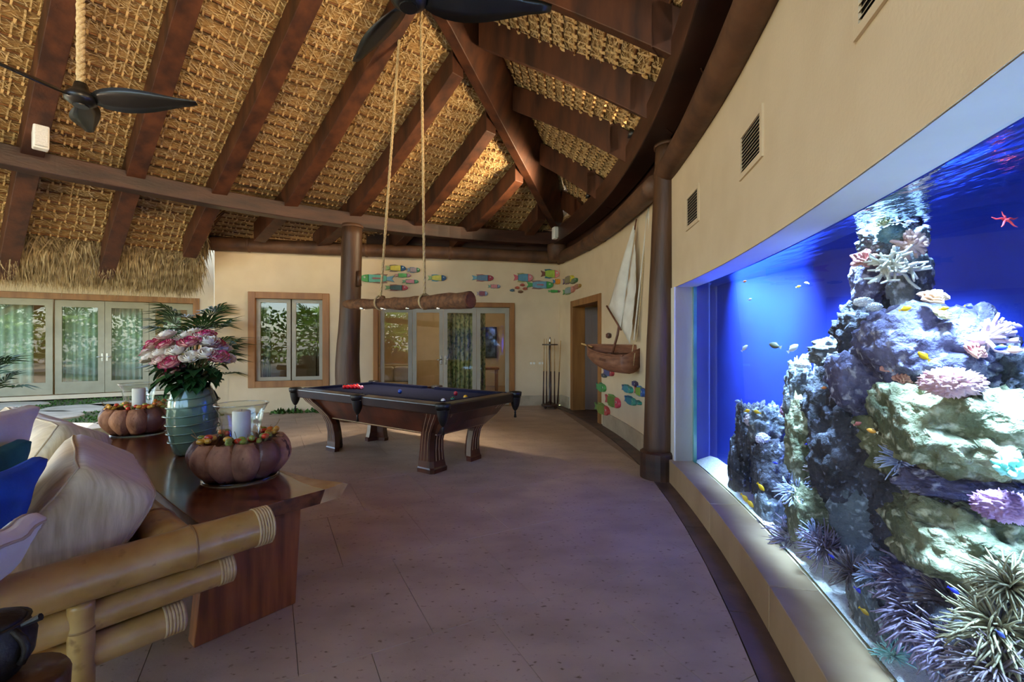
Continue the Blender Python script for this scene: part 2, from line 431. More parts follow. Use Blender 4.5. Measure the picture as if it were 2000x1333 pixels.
glazed(LB, lbx[3]+.004, lbx[4], .12, LZ-.14, D3, M_frame2, .13, .17, .3)
room('bedroom', LB, lu0-.6, lu1+.6, .22, 3.6, 3.0, M_infloor)
# short side wall closing the court behind the palm
nb = Frame((S2.p(0,0,0).x, S2.p(0,0,0).y), (S2.p(0,0,0).x-2.6, S2.p(0,0,0).y+3.95))
grid_wall('wall_side', nb.p, [0, nb.len], [0, 3.9], [], 0, -.2, M_wall)
MB().fbox(LB, LB.upx(405), LB.upx(405)+.35, -.02, .03, 2.25, 2.72).build('trim_niche', M_wall, kind='structure')
# roof of the left building: eave above the doors (shades the court)
ee = LB.upx(372); mb = MB(); mb.hexa([LB.p(-1.5,-1.9,2.98), LB.p(ee,-1.9,2.98), LB.p(ee,3.2,4.9), LB.p(-1.5,3.2,4.9), LB.p(-1.5,-1.9,3.2), LB.p(ee,-1.9,3.2), LB.p(ee,3.2,5.2), LB.p(-1.5,3.2,5.2)])
M_thatch_out = mat('weathered_thatch', '6b6048', '9a8c6a', 20, .9, .3, 40)
mb.build('ceiling_court_eave', M_thatch_out, kind='structure')

# ---- floors
MB().box((-60,-60,-.3),(60,60,-.06)).build('ground', mat('garden_soil', '6f7a3f', '8f9a52', 6, .95), kind='structure')
MB().box((-30,-26,-.06),(6,-3.6,-.02)).build('floor_terrace', mat('terrace_stone','cdbd9c','dccdae',2,.85), kind='structure')  # pale slab added out of view to bounce warm light indoors
MB().box((-30,-3.6,-.06),(-9.2,6.5,-.02)).build('floor_terrace_side', MATS['terrace_stone'], kind='structure')  # second added bounce slab, on the open left side
floor = struct('floor', (-2, 5, 0))
left_edge = [(-5.75,8.95),(-6.6,7.0),(-7.5,4.4),(-8.2,1.5),(-8.5,-3.2)]
poly = [V(rwp(y,-.2,0).x, rwp(y,-.2,0).y) for y in frange(-3.2, 10.1, 24)]
poly += [V(S1.p(S1.len-.2,-.02,0).x, S1.p(S1.len-.2,-.02,0).y), V(S1.p(0,-.01,0).x, S1.p(0,-.01,0).y)]
poly += [V(*p) for p in left_edge]
mb = MB(); mb.add([V(p.x,p.y,-.012) for p in poly], [tuple(range(len(poly)))]); mb.build('grout_bed', M_grout, floor, fix=False)
def clip(sub, poly):
    out = sub
    for i in range(len(poly)):
        a, b = poly[i], poly[(i+1) % len(poly)]; e_ = b-a; inp = out; out = []
        if e_.length < 1e-6: out = inp; continue
        if not inp: return []
        f = lambda p: e_.x*(p.y-a.y)-e_.y*(p.x-a.x)
        for j in range(len(inp)):
            p, q = inp[j], inp[(j+1) % len(inp)]; fp, fq = f(p), f(q)
            if fp >= 0: out.append(p)
            if (fp >= 0) != (fq >= 0): out.append(p+(q-p)*(fp/(fp-fq)))
    return out
TU = V(.47,-.883); TV = V(.883,.47); TS = .92
whole = None; ntile = 0
for i in range(-16, 17):
    for j in range(-16, 17):
        c = V(-2, 4)+TU*(i*TS)+TV*(j*TS*.66+(0 if i % 2 else .3))
        g = .0011; hu, hv = TS/2-g, TS*.33-g
        q = [c-TU*hu-TV*hv, c+TU*hu-TV*hv, c+TU*hu+TV*hv, c-TU*hu+TV*hv]
        r = clip(q, poly)
        if len(r) < 3: continue
        ar = abs(sum(r[k].x*r[(k+1)%len(r)].y-r[(k+1)%len(r)].x*r[k].y for k in range(len(r))))/2
        if ar < .004: continue
        k = len(r); b = .0015
        mb = MB(); cx = sum((p for p in r), V(0,0))/k
        mb.add([V(p.x,p.y,-.011) for p in r]+[V(p.x,p.y,-.002) for p in r]+[V(p.x,p.y,0)+V((cx-p).normalized().x*b,(cx-p).normalized().y*b,0) for p in r],
               [tuple(range(2*k,3*k))]+[(l*k+a, l*k+(a+1)%k, (l+1)*k+(a+1)%k, (l+1)*k+a) for l in (0,1) for a in range(k)])
        mb.build('floor_tile', M_tile, floor, fix=False); ntile += 1
# dark stone border along the curved wall
bd = struct('trim_floor_border', rwp(5,-.1,0)); ys = frange(-3.2, 10.25, 12)
for i in range(12):
    mb = MB(); k = 4
    for j in range(k+1):
        y = ys[i]+.002+(ys[i+1]-ys[i]-.004)*j/k
        mb.v += [rwp(y,-.196,.0), rwp(y,.0,.0), rwp(y,.0,-.03), rwp(y,-.196,-.03)]
    for j in range(k):
        for a in range(4): mb.f.append((j*4+a, j*4+(a+1)%4, j*4+4+(a+1)%4, j*4+4+a))
    mb.f += [(0,1,2,3), (k*4+3,k*4+2,k*4+1,k*4)]
    mb.build('border_stone', M_border, bd)

# ---- court paving and planting base
M_step = mat('step_stone', 'a3967c', 'bdb098', 3, .8, .15, 25)
M_cover = mat('groundcover', '2c4a1a', '55792f', 12, .9)
ground2 = MB().box((-20,4,-.05),(-5.6,14.6,-.035)).build('floor_court', mat('court_soil', '3c4424', '5b5a34', 14, .95, .4, 60), kind='structure')
steps = [((40,812),(120,10)), ((160,797),(75,8)), ((250,788),(70,6)), ((120,835),(110,9)), ((262,823),(75,8)), ((310,803),(60,6)), ((30,790),(60,5)), ((350,790),(45,5)), ((215,843),(60,7)), ((-60,800),(70,6))]
names = ['long pale stepping stone at the left edge of the court','pale stepping stone before the handled glass doors','small stepping stone at the foot of the green curtained doors',
 'broad stepping stone nearest the back of the sofa','stepping stone just behind the far coconut bowl','stepping stone half hidden by the flower vase','thin stepping stone below the leftmost door leaf',
 'small stepping stone beside the fan palm','stepping stone at the near rim of the groundcover','stepping stone beyond the left edge of the court']
for k, ((px, py), (hw, hh)) in enumerate(steps):
    Y = 1.45*F/(py-666); c = at(px, py, Y); rx = hw/F*Y*.95; ry = max(.3, hh/F*Y*Y/1.45*1.0)
    ol = [(c.x+rx*(1+.14*noise.noise(V(k*3.1,a*1.3,0)))*math.cos(a), c.y+ry*(1+.2*noise.noise(V(k,a*1.1,5)))*math.sin(a)) for a in [2*PI*i/14 for i in range(14)]]
    mb = MB(); mb.prism(ol, lambda u, n, z: V(u, z, n), -.04, .012, .04)
    tag(mb.build('stepping_stone', M_step), names[k], 'stone', 'stepping stones of the court')
# ------------------------------------------------------------------ roof: beams, columns, rafters, thatch
BZ0, BZ1 = 3.58, 3.84
LBEAM = [(1.0,10.2),(.32,10.02),(-.93,9.66),(-1.95,9.2),(-3.0,8.55),(-3.9,7.93),(-4.7,7.25),(-5.4,6.5),(-6.07,5.74),(-6.75,4.75),(-7.4,3.5),(-8.0,1.8),(-8.3,0),(-8.4,-2.6)]
def axis(t):
    z = 3.85+.412*t if t < 4.7 else (5.786+.18*(t-4.7) if t < 8 else 6.38)
    return V(1-.43*t, 10.15-.903*t, z)
LHEADT = [0, .8, 1.88, 3.0, 4.0, 5.04, 6.08, 7.14, 7.92, 9.0, 10.3, 12.0, 13.3, 15.0]
LC = [(V(x, y, 3.85), axis(t)) for (x, y), t in zip(LBEAM, LHEADT)]
RCt = [((1.05,10.15),(1.12,10.05,4.1)), ((1.36,8.6),(1.11,9.6,4.43)), ((1.47,7.3),(.573,8.47,4.92)), ((1.5,5.7),(.075,7.43,5.39)), ((1.5,4.65),(-.41,6.41,5.76)),
       ((1.42,3.65),(-.89,5.39,6.1)), ((1.28,2.6),(-1.4,4.3,6.35)), ((1.05,1.5),(-1.9,3.2,6.5)), ((.75,.3),(-2.5,2.0,6.6)), ((.35,-1),(-3.2,.6,6.6)), ((-.2,-2.3),(-4,-1,6.6)), ((-1,-3.8),(-5.2,-3.2,6.6))]
RCc = [(V(f[0], f[1], 3.84), V(*h)) for f, h in RCt]
def surf(C, s, u, off=0.0):
    f = cr([c[0] for c in C], s); h = cr([c[1] for c in C], s); d = h-f; run = math.hypot(d.x, d.y)
    k = u/run if run > .05 else 0
    p = f+d*k; p.z += off
    if u < 0 and s < 1.0:
        f1, h1 = C[1]; d1 = h1-f1; p = f+d1*(u/math.hypot(d1.x, d1.y)); p.z += off; return p
    if C is LC and u < 0 and s < 5.74: p.z -= d.z*k*.5*max(0, min(1, (s-2.2)/1.5))
    if run > .05: p.z -= .05*math.sin(PI*max(0, min(1, k)))*min(1, run/2)
    return p
def slen(C, s):
    f = cr([c[0] for c in C], s); h = cr([c[1] for c in C], s); return math.hypot(h.x-f.x, h.y-f.y)
def uoutL(s):
    if s < 5.72: return -1.3-1.3*max(0, min(1, (s-2)/1.5))
    return -2.25
def uoutR(s): return -.5*min(1, .2+s*.5)

def sweep(path, w, z0, z1, name, m, parent=None, label=None):
    mb = MB(); k = len(path)
    for i, p in enumerate(path):
        t = (Vector(path[min(i+1,k-1)])-Vector(path[max(i-1,0)])).normalized(); n = V(-t.y, t.x)
        for (a, z) in ((-w/2,z0),(w/2,z0),(w/2,z1),(-w/2,z1)): mb.v.append(V(p[0]+n.x*a, p[1]+n.y*a, z))
    for i in range(k-1):
        for j in range(4): mb.f.append((i*4+j, i*4+(j+1)%4, i*4+4+(j+1)%4, i*4+4+j))
    mb.f += [(0,1,2,3), (k*4-1,k*4-2,k*4-3,k*4-4)]
    return mb.build(name, m, parent, bevel=.012)
bl = sweep([cr([V(x, y, 0) for x, y in LBEAM], .0+13*i/60) for i in range(61)], .24, BZ0, BZ1, 'ring_beam', M_beam)
tag(bl, 'long dark timber beam on the column, crossing below the thatch on the left', 'beam')
br = sweep([rwp(y,-.15,0) for y in frange(-3.8, 10.25, 60)], .27, BZ0-.02, BZ1+.04, 'ring_beam', M_beam)
tag(br, 'dark curved timber beam sweeping above the aquarium wall', 'beam')

# columns
def column(name, pts, rs, label, m=M_column, extra=None):
    t = thing(name, label, 'column', (pts[0][0], pts[0][1], 0))
    P = [cr(pts, (len(pts)-1)*i/16) for i in range(17)]; R_ = [lp(rs, (len(rs)-1)*i/16)*(1+.025*noise.noise(V(i*.7, pts[0][0], 0))) for i in range(17)]
    MB().tube(P, R_, 20).build('trunk', m, t, smooth=False if False else True)
    return t
c1 = column('timber_column', [(-2.93,8.32,0),(-3.0,8.3,.9),(-2.96,8.32,2.0),(-2.93,8.35,3.58)], [.23,.215,.182,.18], 'stout dark trunk column beside the billiard table')
for zz in (3.54,): MB().lathe([(.182,-.02),(.195,-.02),(.195,.02),(.182,.02)], (-2.93,8.35,zz), 24).build('collar', M_logtrim, c1, smooth=True)
MB().tube([(-2.77,8.24,2.45),(-2.765,8.235,2.72)], [.045,.03], 10).build('stub', M_column, c1, smooth=True)
b_ = at(1284, 880, 4.86); t_ = at(1307, 285, 4.9)
c2 = column('timber_column', [(b_.x,b_.y,.2),(b_.x+.03,b_.y,1.3),(b_.x+.08,4.88,2.5),(t_.x,t_.y,3.57)], [.148,.145,.135,.14], 'slender dark trunk column left of the aquarium')
c2.location.z = 0
MB().lathe([(.145,-.02),(.158,-.02),(.158,.02),(.145,.02)], (t_.x,t_.y,3.545), 24).build('collar', M_logtrim, c2, smooth=True)
mb = MB(); mb.lathe([(0,0),(.2,0),(.2,.27),(.17,.29),(0,.29)], (b_.x+.02,b_.y,0), 24); mb.build('base_block', M_beam, c2, smooth=False)
mb = MB(); mb.hexa([rwp(4.98,-.14,0),rwp(5.2,-.14,0),rwp(5.2,.0,0),rwp(4.98,.0,0),rwp(4.98,-.14,.3),rwp(5.2,-.14,.3),rwp(5.2,0,.3),rwp(4.98,0,.3)])
mb.build('plinth', M_soffit, c2, bevel=.01)
t = thing('corner_post', 'short round timber stub where the two beams meet in the corner', 'post', (1.0,10.12,3.2))
MB().lathe([(0,0),(.2,0),(.22,.3),(.22,.36),(0,.36)], (1.0,10.08,3.22), 20).build('trunk', M_logtrim, t, smooth=True)
mb = MB()
for y in frange(-3.6, 10.3, 40): mb.v += [rwp(y,.02,3.2), rwp(y,.08,3.2), rwp(y,.08,4.0), rwp(y,.02,4.0)]
for i in range(40):
    for j in range(4): mb.f.append((i*4+j, i*4+(j+1)%4, i*4+4+(j+1)%4, i*4+4+j))
mb.f += [(0,1,2,3), (163,162,161,160)]
mb.build('trim_eave_board', M_beam, kind='structure')  # dark board added where only shade shows between beam and log
MB().fbox(S1, .2, S1.len+.15, .03, .1, 3.2, 4.0).build('trim_far_board', M_beam, kind='structure')
# palm log trims that cap the walls
def logtrim(pts, r, label, rings):
    t = thing('palm_log', label, 'log', tuple(pts[0]))
    n = (len(pts)-1)*8
    P = [cr(pts, (len(pts)-1)*i/n) for i in range(n+1)]
    MB().tube(P, [r*(1+.06*noise.noise(V(i*.4, r*50, pts[0][0]))) for i in range(n+1)], 14).build('stem', M_logtrim, t, smooth=True)
    for k in rings:
        p = cr(pts, (len(pts)-1)*k); q = cr(pts, (len(pts)-1)*min(1, k+.02)); d = (q-p).normalized()*.03
        MB().tube([p-d, p-d*.5, p+d*.5, p+d], [r*1.02, r*1.09, r*1.09, r*1.02], 14).build('node_ring', M_logtrim, t, smooth=True)
logtrim([S2.p(-.08,-.06,3.36), S2.p(1.2,-.07,3.36), S2.p(2.55,-.08,3.37)], .135, 'palm log capping the wall above the small window', (.3,.97))
logtrim([S1.p(-.1,-.07,3.37), S1.p(2.2,-.08,3.36), S1.p(4.45,-.08,3.32)], .135, 'palm log capping the wall above the painted fish', (.1,.45,.98))
logtrim([rwp(10.15,-.06,3.3), rwp(8,-.07,3.26), rwp(5.1,-.07,3.2)], .125, 'palm log capping the curved wall behind the boat', (.03,.4,.55))
logtrim([rwp(5.0,-.0,3.26), rwp(2.5,-.05,3.26), rwp(0,-.05,3.26), rwp(-3,-.05,3.26)], .125, 'palm log under the curved beam above the aquarium', (.02,))

# rafters
def rafter(pts, w, d0, d1, root, name):
    """pts along the run; vertical sides, from d0 below to d1 above the line"""
    mb = MB(); k = len(pts)
    h = (pts[-1]-pts[0]); n = V(-h.y, h.x, 0).normalized()*w/2
    for p in pts:
        for (a, z) in ((-1,d0),(1,d0),(1,d1),(-1,d1)): mb.v.append(p+n*a+V(0,0,z))
    for i in range(k-1):
        for j in range(4): mb.f.append((i*4+j, i*4+(j+1)%4, i*4+4+(j+1)%4, i*4+4+j))
    mb.f += [(0,1,2,3), (k*4-1,k*4-2,k*4-3,k*4-4)]
    return mb.build(name, M_rafter, root, bevel=.008)
Llab = {1:'shortest jack rafter of the left roof slope, tucked into the far corner', 2:'second shortest left jack rafter, meeting the low end of the hip beam', 3:'third left jack rafter from the far corner, meeting the hip beam',
 4:'left jack rafter rising from above the stout column to the hip beam', 5:'rafter rising from just left of the stout column behind the lamp ropes', 6:'rafter whose cut end hangs at the right edge of the thatch fringe',
 7:'rafter crossing behind the tip of the left ceiling fan', 8:'rafter carrying the white box speaker at far left', 9:'first rafter beyond the left edge of view', 10:'second rafter beyond the left edge of view', 11:'rafter over the sofa side, out of view', 12:'last rafter of the left slope behind the viewer'}
for i in range(1, 13):
    uo = {1:-.5, 2:-.95, 3:-1.2, 4:-1.4, 5:-1.25, 6:-1.4, 7:-2.15, 8:-2.35}.get(i, -1.8); L = slen(LC, i)
    pts = [surf(LC, i, uo+(L-.08-uo)*k/8) for k in range(9)]
    t = thing('rafter', Llab[i], 'rafter', tuple(pts[0]), group='left slope rafters')
    rafter(pts, .21, -.15, .2, t, 'timber')
    f = surf(LC, i, .16)
    if i < 9:
        d = (pts[-1]-pts[0]); d.z = 0; d.normalize(); n = V(-d.y, d.x, 0)
        c = surf(LC, i, .02); q = [c-d*.1-n*.08, c+d*.1-n*.08, c+d*.1+n*.08, c-d*.1+n*.08]
        MB().hexa([V(p.x,p.y,BZ1) for p in q]+[V(p.x,p.y,c.z+.12) for p in q]).build('foot_block', M_rafter, t, bevel=.006)
Rlab = {1:'shortest jack rafter of the right roof slope, in the far corner', 2:'second jack rafter of the right slope from the far corner', 3:'third jack rafter of the right slope from the far corner',
 4:'long right rafter from the hip beam to above the aquarium column', 5:'right rafter cut by the top edge of view, past the ceiling fan', 6:'right rafter above the aquarium, out of view', 7:'right rafter above the viewer', 8:'right rafter just behind the viewer', 9:'right rafter farther behind the viewer', 10:'last right rafter behind the viewer'}
for i in range(1, 11):
    L = slen(RCc, i)
    pts = [surf(RCc, i, -.12+(L+.12)*k/8)+V(0,0,.1*math.sin(PI*k/8)*min(1,L/2)) for k in range(9)]
    t = thing('rafter', Rlab[i], 'rafter', tuple(pts[0]), group='right slope rafters')
    rafter(pts, .17, -.2, .215, t, 'timber')
    d = (pts[-1]-pts[0]); d.z = 0; d.normalize(); n = V(-d.y, d.x, 0); c = surf(RCc, i, .2)
    q = [c-d*.1-n*.085, c+d*.08-n*.085, c+d*.08+n*.085, c-d*.1+n*.085]
    MB().hexa([V(p.x,p.y,BZ1+.03) for p in q]+[V(p.x,p.y,c.z+.25) for p in q]).build('foot_block', M_rafter, t, bevel=.006)
# the hip beam: deep timber, leaning with the right slope
hip = thing('hip_beam', 'deep reddish hip beam rising from the far corner to the ridge', 'beam', tuple(axis(0)))
mb = MB(); R_ = V(.903,-.43,0)
for t_ in frange(-.05, 8.0, 16):
    p = axis(t_); k = min(1, (t_+.35)/1.2)
    a = p-R_*.05+V(0,0,-.03); b = p+R_*.12+V(0,0,-.06); c = b+(R_*.24+V(0,0,.62))*k; d = a+(R_*.2+V(0,0,.66))*k
    mb.v += [a, b, c, d]
for i in range(16):
    for j in range(4): mb.f.append((i*4+j, i*4+(j+1)%4, i*4+4+(j+1)%4, i*4+4+j))
mb.f += [(0,1,2,3), (67,66,65,64)]
mb.build('timber', M_rafter, hip, bevel=.01)
rp = [axis(8)+V(0,0,.25), axis(10)+V(0,0,.25), axis(13)+V(0,0,.25), axis(15.5)+V(0,0,.25)]
rid = thing('ridge_beam', 'ridge beam above and behind the viewer', 'beam', tuple(rp[0])); rafter(rp, .2, -.2, .25, rid, 'timber')

# thatch
M_thatch = mat('thatch', '946a36', 'dab478', 7, .9, .9, 26, (2.2,10,1), uv=True, detail=8, lo=.32, hi=.7, rotz=.35)
M_straw = mat('straw', 'a07f4c', 'dcc08c', 30, .85)
M_straw2 = mat('straw_pale', 'b89863', 'e6cf9e', 30, .85)
M_fringe = mat('fringe_blade', '7d6a4a', 'c4ae82', 9, .9)
ROW = .172
def thatch(C, smax, uout, off, name, ssub, top):
    root = struct(name, tuple(C[2][0]+V(0,0,off)))
    mb = MB(); mb.uv = []; ns = int(smax*ssub); umax = max(slen(C, smax*i/ns) for i in range(ns+1))+top; u0 = -2.1
    sub = 3; nu = int((umax-u0)/ROW*sub)+1
    acc = 0; prev = None
    for i in range(ns+1):
        s = smax*i/ns; L = slen(C, s); uo = uout(s)
        f = surf(C, s, 0)
        if prev is not None: acc += (f-prev).length
        prev = f
        for j in range(nu+1):
            u = u0+j*ROW/sub; uc = max(uo, min(L+top, u)); ph = (j % sub)/sub
            z = off+.035*ph+.012*noise.noise(V(acc*6, u*6, 3))
            p = surf(C, s, uc, z); mb.v.append(p); mb.uv.append((acc, uc))
    for i in range(ns):
        s = smax*(i+.5)/ns; L = slen(C, s)+top; uo = uout(s)
        for j in range(nu):
            ua, ub = u0+j*ROW/sub, u0+(j+1)*ROW/sub
            if ub <= uo+1e-6 or ua >= L: continue
            a = i*(nu+1)+j; mb.f.append((a, a+nu+1, a+nu+2, a+1))
    o = mb.build('thatch_lining', M_thatch, root, smooth=False, fix=False)
    m = o.modifiers.new('thick', 'SOLIDIFY'); m.thickness = .16; m.offset = 1 if C is LC else -1
    # canes: one rod per course
    k = int(u0/ROW)
    while k*ROW < umax:
        u = k*ROW; run = []
        for i in range(int(smax*5)+1):
            s = smax*i/int(smax*5)
            if uout(s) < u < slen(C, s)-.03: run.append(surf(C, s, u, off-.02))
            else:
                if len(run) > 1: MB().tube(run, .013, 5).build('cane', M_cane, root, smooth=True)
                run = []
        if len(run) > 1: MB().tube(run, .013, 5).build('cane', M_cane, root, smooth=True)
        k += 1
    return root
rootL = thatch(LC, 13, uoutL, .215, 'ceiling_left', 9, .16)
rootR = thatch(RCc, 11, uoutR, .225, 'ceiling_right', 9, .75)
def strips(C, root, s0, s1, uout, off, gap, nfib, seed, wid):
    """leaf strips, knots on the canes and loose straw: countless"""
    rnd = random.Random(seed); ties = MB(); st = MB(); fib = MB()
    s = s0; L_last = None
    while s < s1:
        a = surf(C, s, 0); b = surf(C, min(s+.05, s1), 0); sp = max(.25, (b-a).length/.05)
        s += gap/sp
        if s >= s1: break
        L = slen(C, s); uo = uout(s); k = math.ceil((uo+.15)/ROW)
        while k*ROW < L-.05:
            js = s+rnd.uniform(-.3, .3)*gap/sp
            u = k*ROW
            p = surf(C, js, u, off-.028); q = surf(C, js, u+ROW*.98, off-.006); t = surf(C, js+.02, u, off-.02)
            up = (q-p).normalized(); sd = (t-p); sd = (sd-up*sd.dot(up)).normalized(); nn = up.cross(sd)
            if nn.z > 0: nn = -nn
            # knot over the cane
            l, w, h = rnd.uniform(.02,.036)*wid, rnd.uniform(.009,.014)*wid, .018
            c = p+nn*.004
            ties.add([c-up*l*.8-sd*w*1.3, c-up*l*.8+sd*w*1.3, c+sd*w*.6+nn*h, c-sd*w*.6+nn*h, c+up*l*1.3+sd*w, c+up*l*1.3-sd*w],
                     [(0,1,2,3),(3,2,4,5),(0,3,5),(1,4,2)])
            if rnd.random() < .8:
                w2 = rnd.uniform(.0045,.009)*wid; x = sd*rnd.uniform(-.012,.012); p = surf(C, js, u, off-.007); q = surf(C, js, u+ROW*.98, off-.004)
                st.add([p-sd*w2, p+sd*w2, q+sd*w2+x, q-sd*w2+x, (p+q)/2+nn*.006+sd*w2, (p+q)/2+nn*.006-sd*w2], [(0,1,4,5),(5,4,2,3)])
            k += 1
    for _ in range(nfib):
        s = rnd.uniform(s0, s1); L = slen(C, s); uo = uout(s)
        u = rnd.uniform(uo+.02, max(uo+.1, L-.05)); a = surf(C, s, u, off-.003)
        d1 = surf(C, s, u+.1, off-.003)-a; d2 = surf(C, min(s+.05, s1), u, off-.003)-a
        if d2.length < 1e-4 or d1.length < 1e-4: continue
        d1.normalize(); d2.normalize(); nn = d1.cross(d2)
        if nn.z > 0: nn = -nn
        an = rnd.gauss(.55, .3); d = d2*math.cos(an)+d1*math.sin(an)*(1 if rnd.random() < .75 else -1)
        l = rnd.uniform(.08,.2); w = d.cross(nn).normalized()*rnd.uniform(.0025,.006); h = nn*rnd.uniform(.001,.009)
        fib.add([a-w, a+w, a+d*l*.5+h+w, a+d*l*.5+h-w, a+d*l], [(0,1,2,3),(3,2,4)])
    ties.build('leaf_knots', M_tie, root, fix=False, kind='stuff'); st.build('leaf_strips', M_straw, root, fix=False, kind='stuff')
    fib.build('loose_straw', M_straw2, root, fix=False, kind='stuff')
strips(LC, rootL, .25, 9.3, uoutL, .215, .098, 20000, 3, 1.0)
strips(RCc, rootR, .4, 6.2, uoutR, .225, .1, 12000, 4, 1.25)
# unseen shell added over both slopes to block light leaks
for C, smax, nm, uo in ((LC, 13, 'ceiling_outer_left', 2.3), (RCc, 11, 'ceiling_outer_right', .6)):
    mb = MB(); ns = int(smax*3); k = 12
    for i in range(ns+1):
        s = smax*i/ns; L = slen(C, s)+(.5 if C is LC else 1.1)
        for j in range(k+1):
            lo = -uo if C is RCc or s > 5.72 else uoutL(s)-.2
            u = lo+(L-lo)*j/k; mb.v.append(surf(C, s, u, .47))
    for i in range(ns):
        for j in range(k): a = i*(k+1)+j; mb.f.append((a, a+k+1, a+k+2, a+1))
    o = mb.build(nm, M_thatch_out, kind='structure', fix=False)
# thatch fringe along the open eave
fr = MB(); rnd = random.Random(11)
for _ in range(13000):
    s = 5.66+(9.3-5.66)*rnd.random()**1.15; u = rnd.uniform(-2.3, -1.75) if rnd.random() < .75 else -2.25+rnd.gauss(0,.04)
    a = surf(LC, s, u, rnd.uniform(.12,.3)); out = surf(LC, s, u-.3, .2)-surf(LC, s, u, .2); out.z = 0; out.normalize()
    sd = V(-out.y, out.x, 0); l = rnd.uniform(.3,.62)
    d0 = (out*rnd.uniform(.2,.7)+V(0,0,-.75)+sd*rnd.gauss(-.1,.3)).normalized(); d1 = (d0*.5+V(0,0,-.8)+sd*rnd.gauss(0,.15)).normalized()
    w = (sd*math.cos(rnd.uniform(-.9,.9))+out*math.sin(rnd.uniform(-.9,.9)))*rnd.uniform(.004,.013)
    m1 = a+d0*l*.5; m2 = m1+d1*l*.5
    fr.add([a-w, a+w, m1-w*.9, m1+w*.9, m2], [(0,1,3,2),(2,3,4)])
fr.build('thatch_fringe', M_fringe, rootL, fix=False, kind='stuff')
# ------------------------------------------------------------------ billiard table
M_mahog = mat('mahogany', '38180d', '5f2d19', 5, .3, .04, 30, (1,1,.3), coat=.3)
M_mahog2 = mat('mahogany_dark', '1e0e0a', '331a10', 5, .3, .03, 30, coat=.3)
M_felt = mat('blue_felt', '0d1026', '12162e', 40, .95, spec=.1)
M_leather = mat('pocket_leather', '0f0c0b', '1b1614', 20, .45, .1, 60)
M_inlay = mat('inlay', 'b89c70', 'cdb388', 10, .4)
TA = math.atan2(.57, -.82)                       # local +x along the long side
TB = thing('billiard_table', 'mahogany billiard table with dark blue cloth and curved inlaid legs', 'billiard table', (-1.43, 5.85, 0), TA)
HL, HW, TH = 1.375, .67, .82
def tloc(mb, name, m, parent=TB, **k): return mb.build(name, m, parent, local=True, **k)
# apron: inverted tapered body
mb = MB()
a, b, c = (HL-.1, HW-.1, .72), (HL-.2, HW-.18, .56), (HL-.34, HW-.26, .42)
for (x, y, z) in (a, b, c): mb.v += [V(-x,-y,z), V(x,-y,z), V(x,y,z), V(-x,y,z)]
for l in (0, 1):
    for j in range(4): mb.f.append((l*4+j, l*4+(j+1)%4, l*4+4+(j+1)%4, l*4+4+j))
mb.f += [(0,1,2,3), (11,10,9,8)]
tloc(mb, 'apron', M_mahog)
for l, (x, y, z) in enumerate(((HL-.1,HW-.1,.71),(HL-.335,HW-.255,.435))):
    q = [V(-x-.006,-y-.006,z), V(x+.006,-y-.006,z), V(x+.006,y+.006,z), V(-x-.006,y+.006,z)]
    for j in range(4): tloc(MB().tube([q[j], q[(j+1)%4]], .005, 4), 'inlay_line', M_inlay)
# rails
for s in (-1, 1):
    for (x0, x1) in ((-HL+.09, -.07), (.07, HL-.09)):
        mb = MB(); y = HW
        mb.hexa([(x0,s*(y-.13),.70),(x1,s*(y-.13),.70),(x1,s*(y-.02),.70),(x0,s*(y-.02),.70),(x0,s*(y-.13),TH),(x1,s*(y-.13),TH),(x1,s*y,TH-.01),(x0,s*y,TH-.01)])
        r_ = tloc(mb, 'long_rail', M_mahog2, bevel=.012)
        mb = MB(); mb.hexa([(x0+.04,s*(y-.19),.775),(x1-.04,s*(y-.19),.775),(x1,s*(y-.125),.77),(x0,s*(y-.125),.77),(x0+.05,s*(y-.185),TH),(x1-.05,s*(y-.185),TH),(x1,s*(y-.125),TH+.003),(x0,s*(y-.125),TH+.003)])
        mb.build('cushion', M_felt, r_, local=True)
    mb = MB(); y0, y1 = -HW+.09, HW-.09; x = HL
    mb.hexa([(s*(x-.13),y0,.70),(s*(x-.13),y1,.70),(s*(x-.02),y1,.70),(s*(x-.02),y0,.70),(s*(x-.13),y0,TH),(s*(x-.13),y1,TH),(s*x,y1,TH-.01),(s*x,y0,TH-.01)])
    r_ = tloc(mb, 'end_rail', M_mahog2, bevel=.012)
    mb = MB(); mb.hexa([(s*(x-.19),y0+.05,.775),(s*(x-.19),y1-.05,.775),(s*(x-.125),y1,.77),(s*(x-.125),y0,.77),(s*(x-.185),y0+.05,TH),(s*(x-.185),y1-.05,TH),(s*(x-.125),y1,TH+.003),(s*(x-.125),y0,TH+.003)])
    mb.build('cushion', M_felt, r_, local=True)
tloc(MB().box((-HL+.12,-HW+.12,.74),(HL-.12,HW-.12,.79)), 'cloth_bed', M_felt)
# pockets with hanging leather nets and tassels
def pocket(x, y, corner):
    sx = 1 if x > 0 else -1; sy = 1 if y > 0 else -1
    mb = MB(); ox, oy = (x-sx*.03, y-sy*.03) if corner else (x, y-sy*.015)
    mb.lathe([(.05,-.055),(.075,-.05),(.082,0),(.07,.008),(.045,0)], (ox,oy,TH), 18)
    p = tloc(mb, 'pocket', M_leather, smooth=True)
    mb = MB(); mb.lathe([(.068,-.05),(.062,-.09),(.05,-.15),(.028,-.2),(.01,-.22)], (ox,oy,TH-.01), 12); mb.build('pocket_net', M_leather, p, smooth=True, local=True)
    mb = MB(); mb.lathe([(.004,-.22),(.014,-.235),(.01,-.25),(.018,-.3),(.002,-.305)], (ox,oy,TH-.01), 8); mb.build('tassel', M_leather, p, smooth=True, local=True)
for x in (-HL, HL):
    for y in (-HW, HW): pocket(x, y, True)
for y in (-HW, HW): pocket(0, y, False)
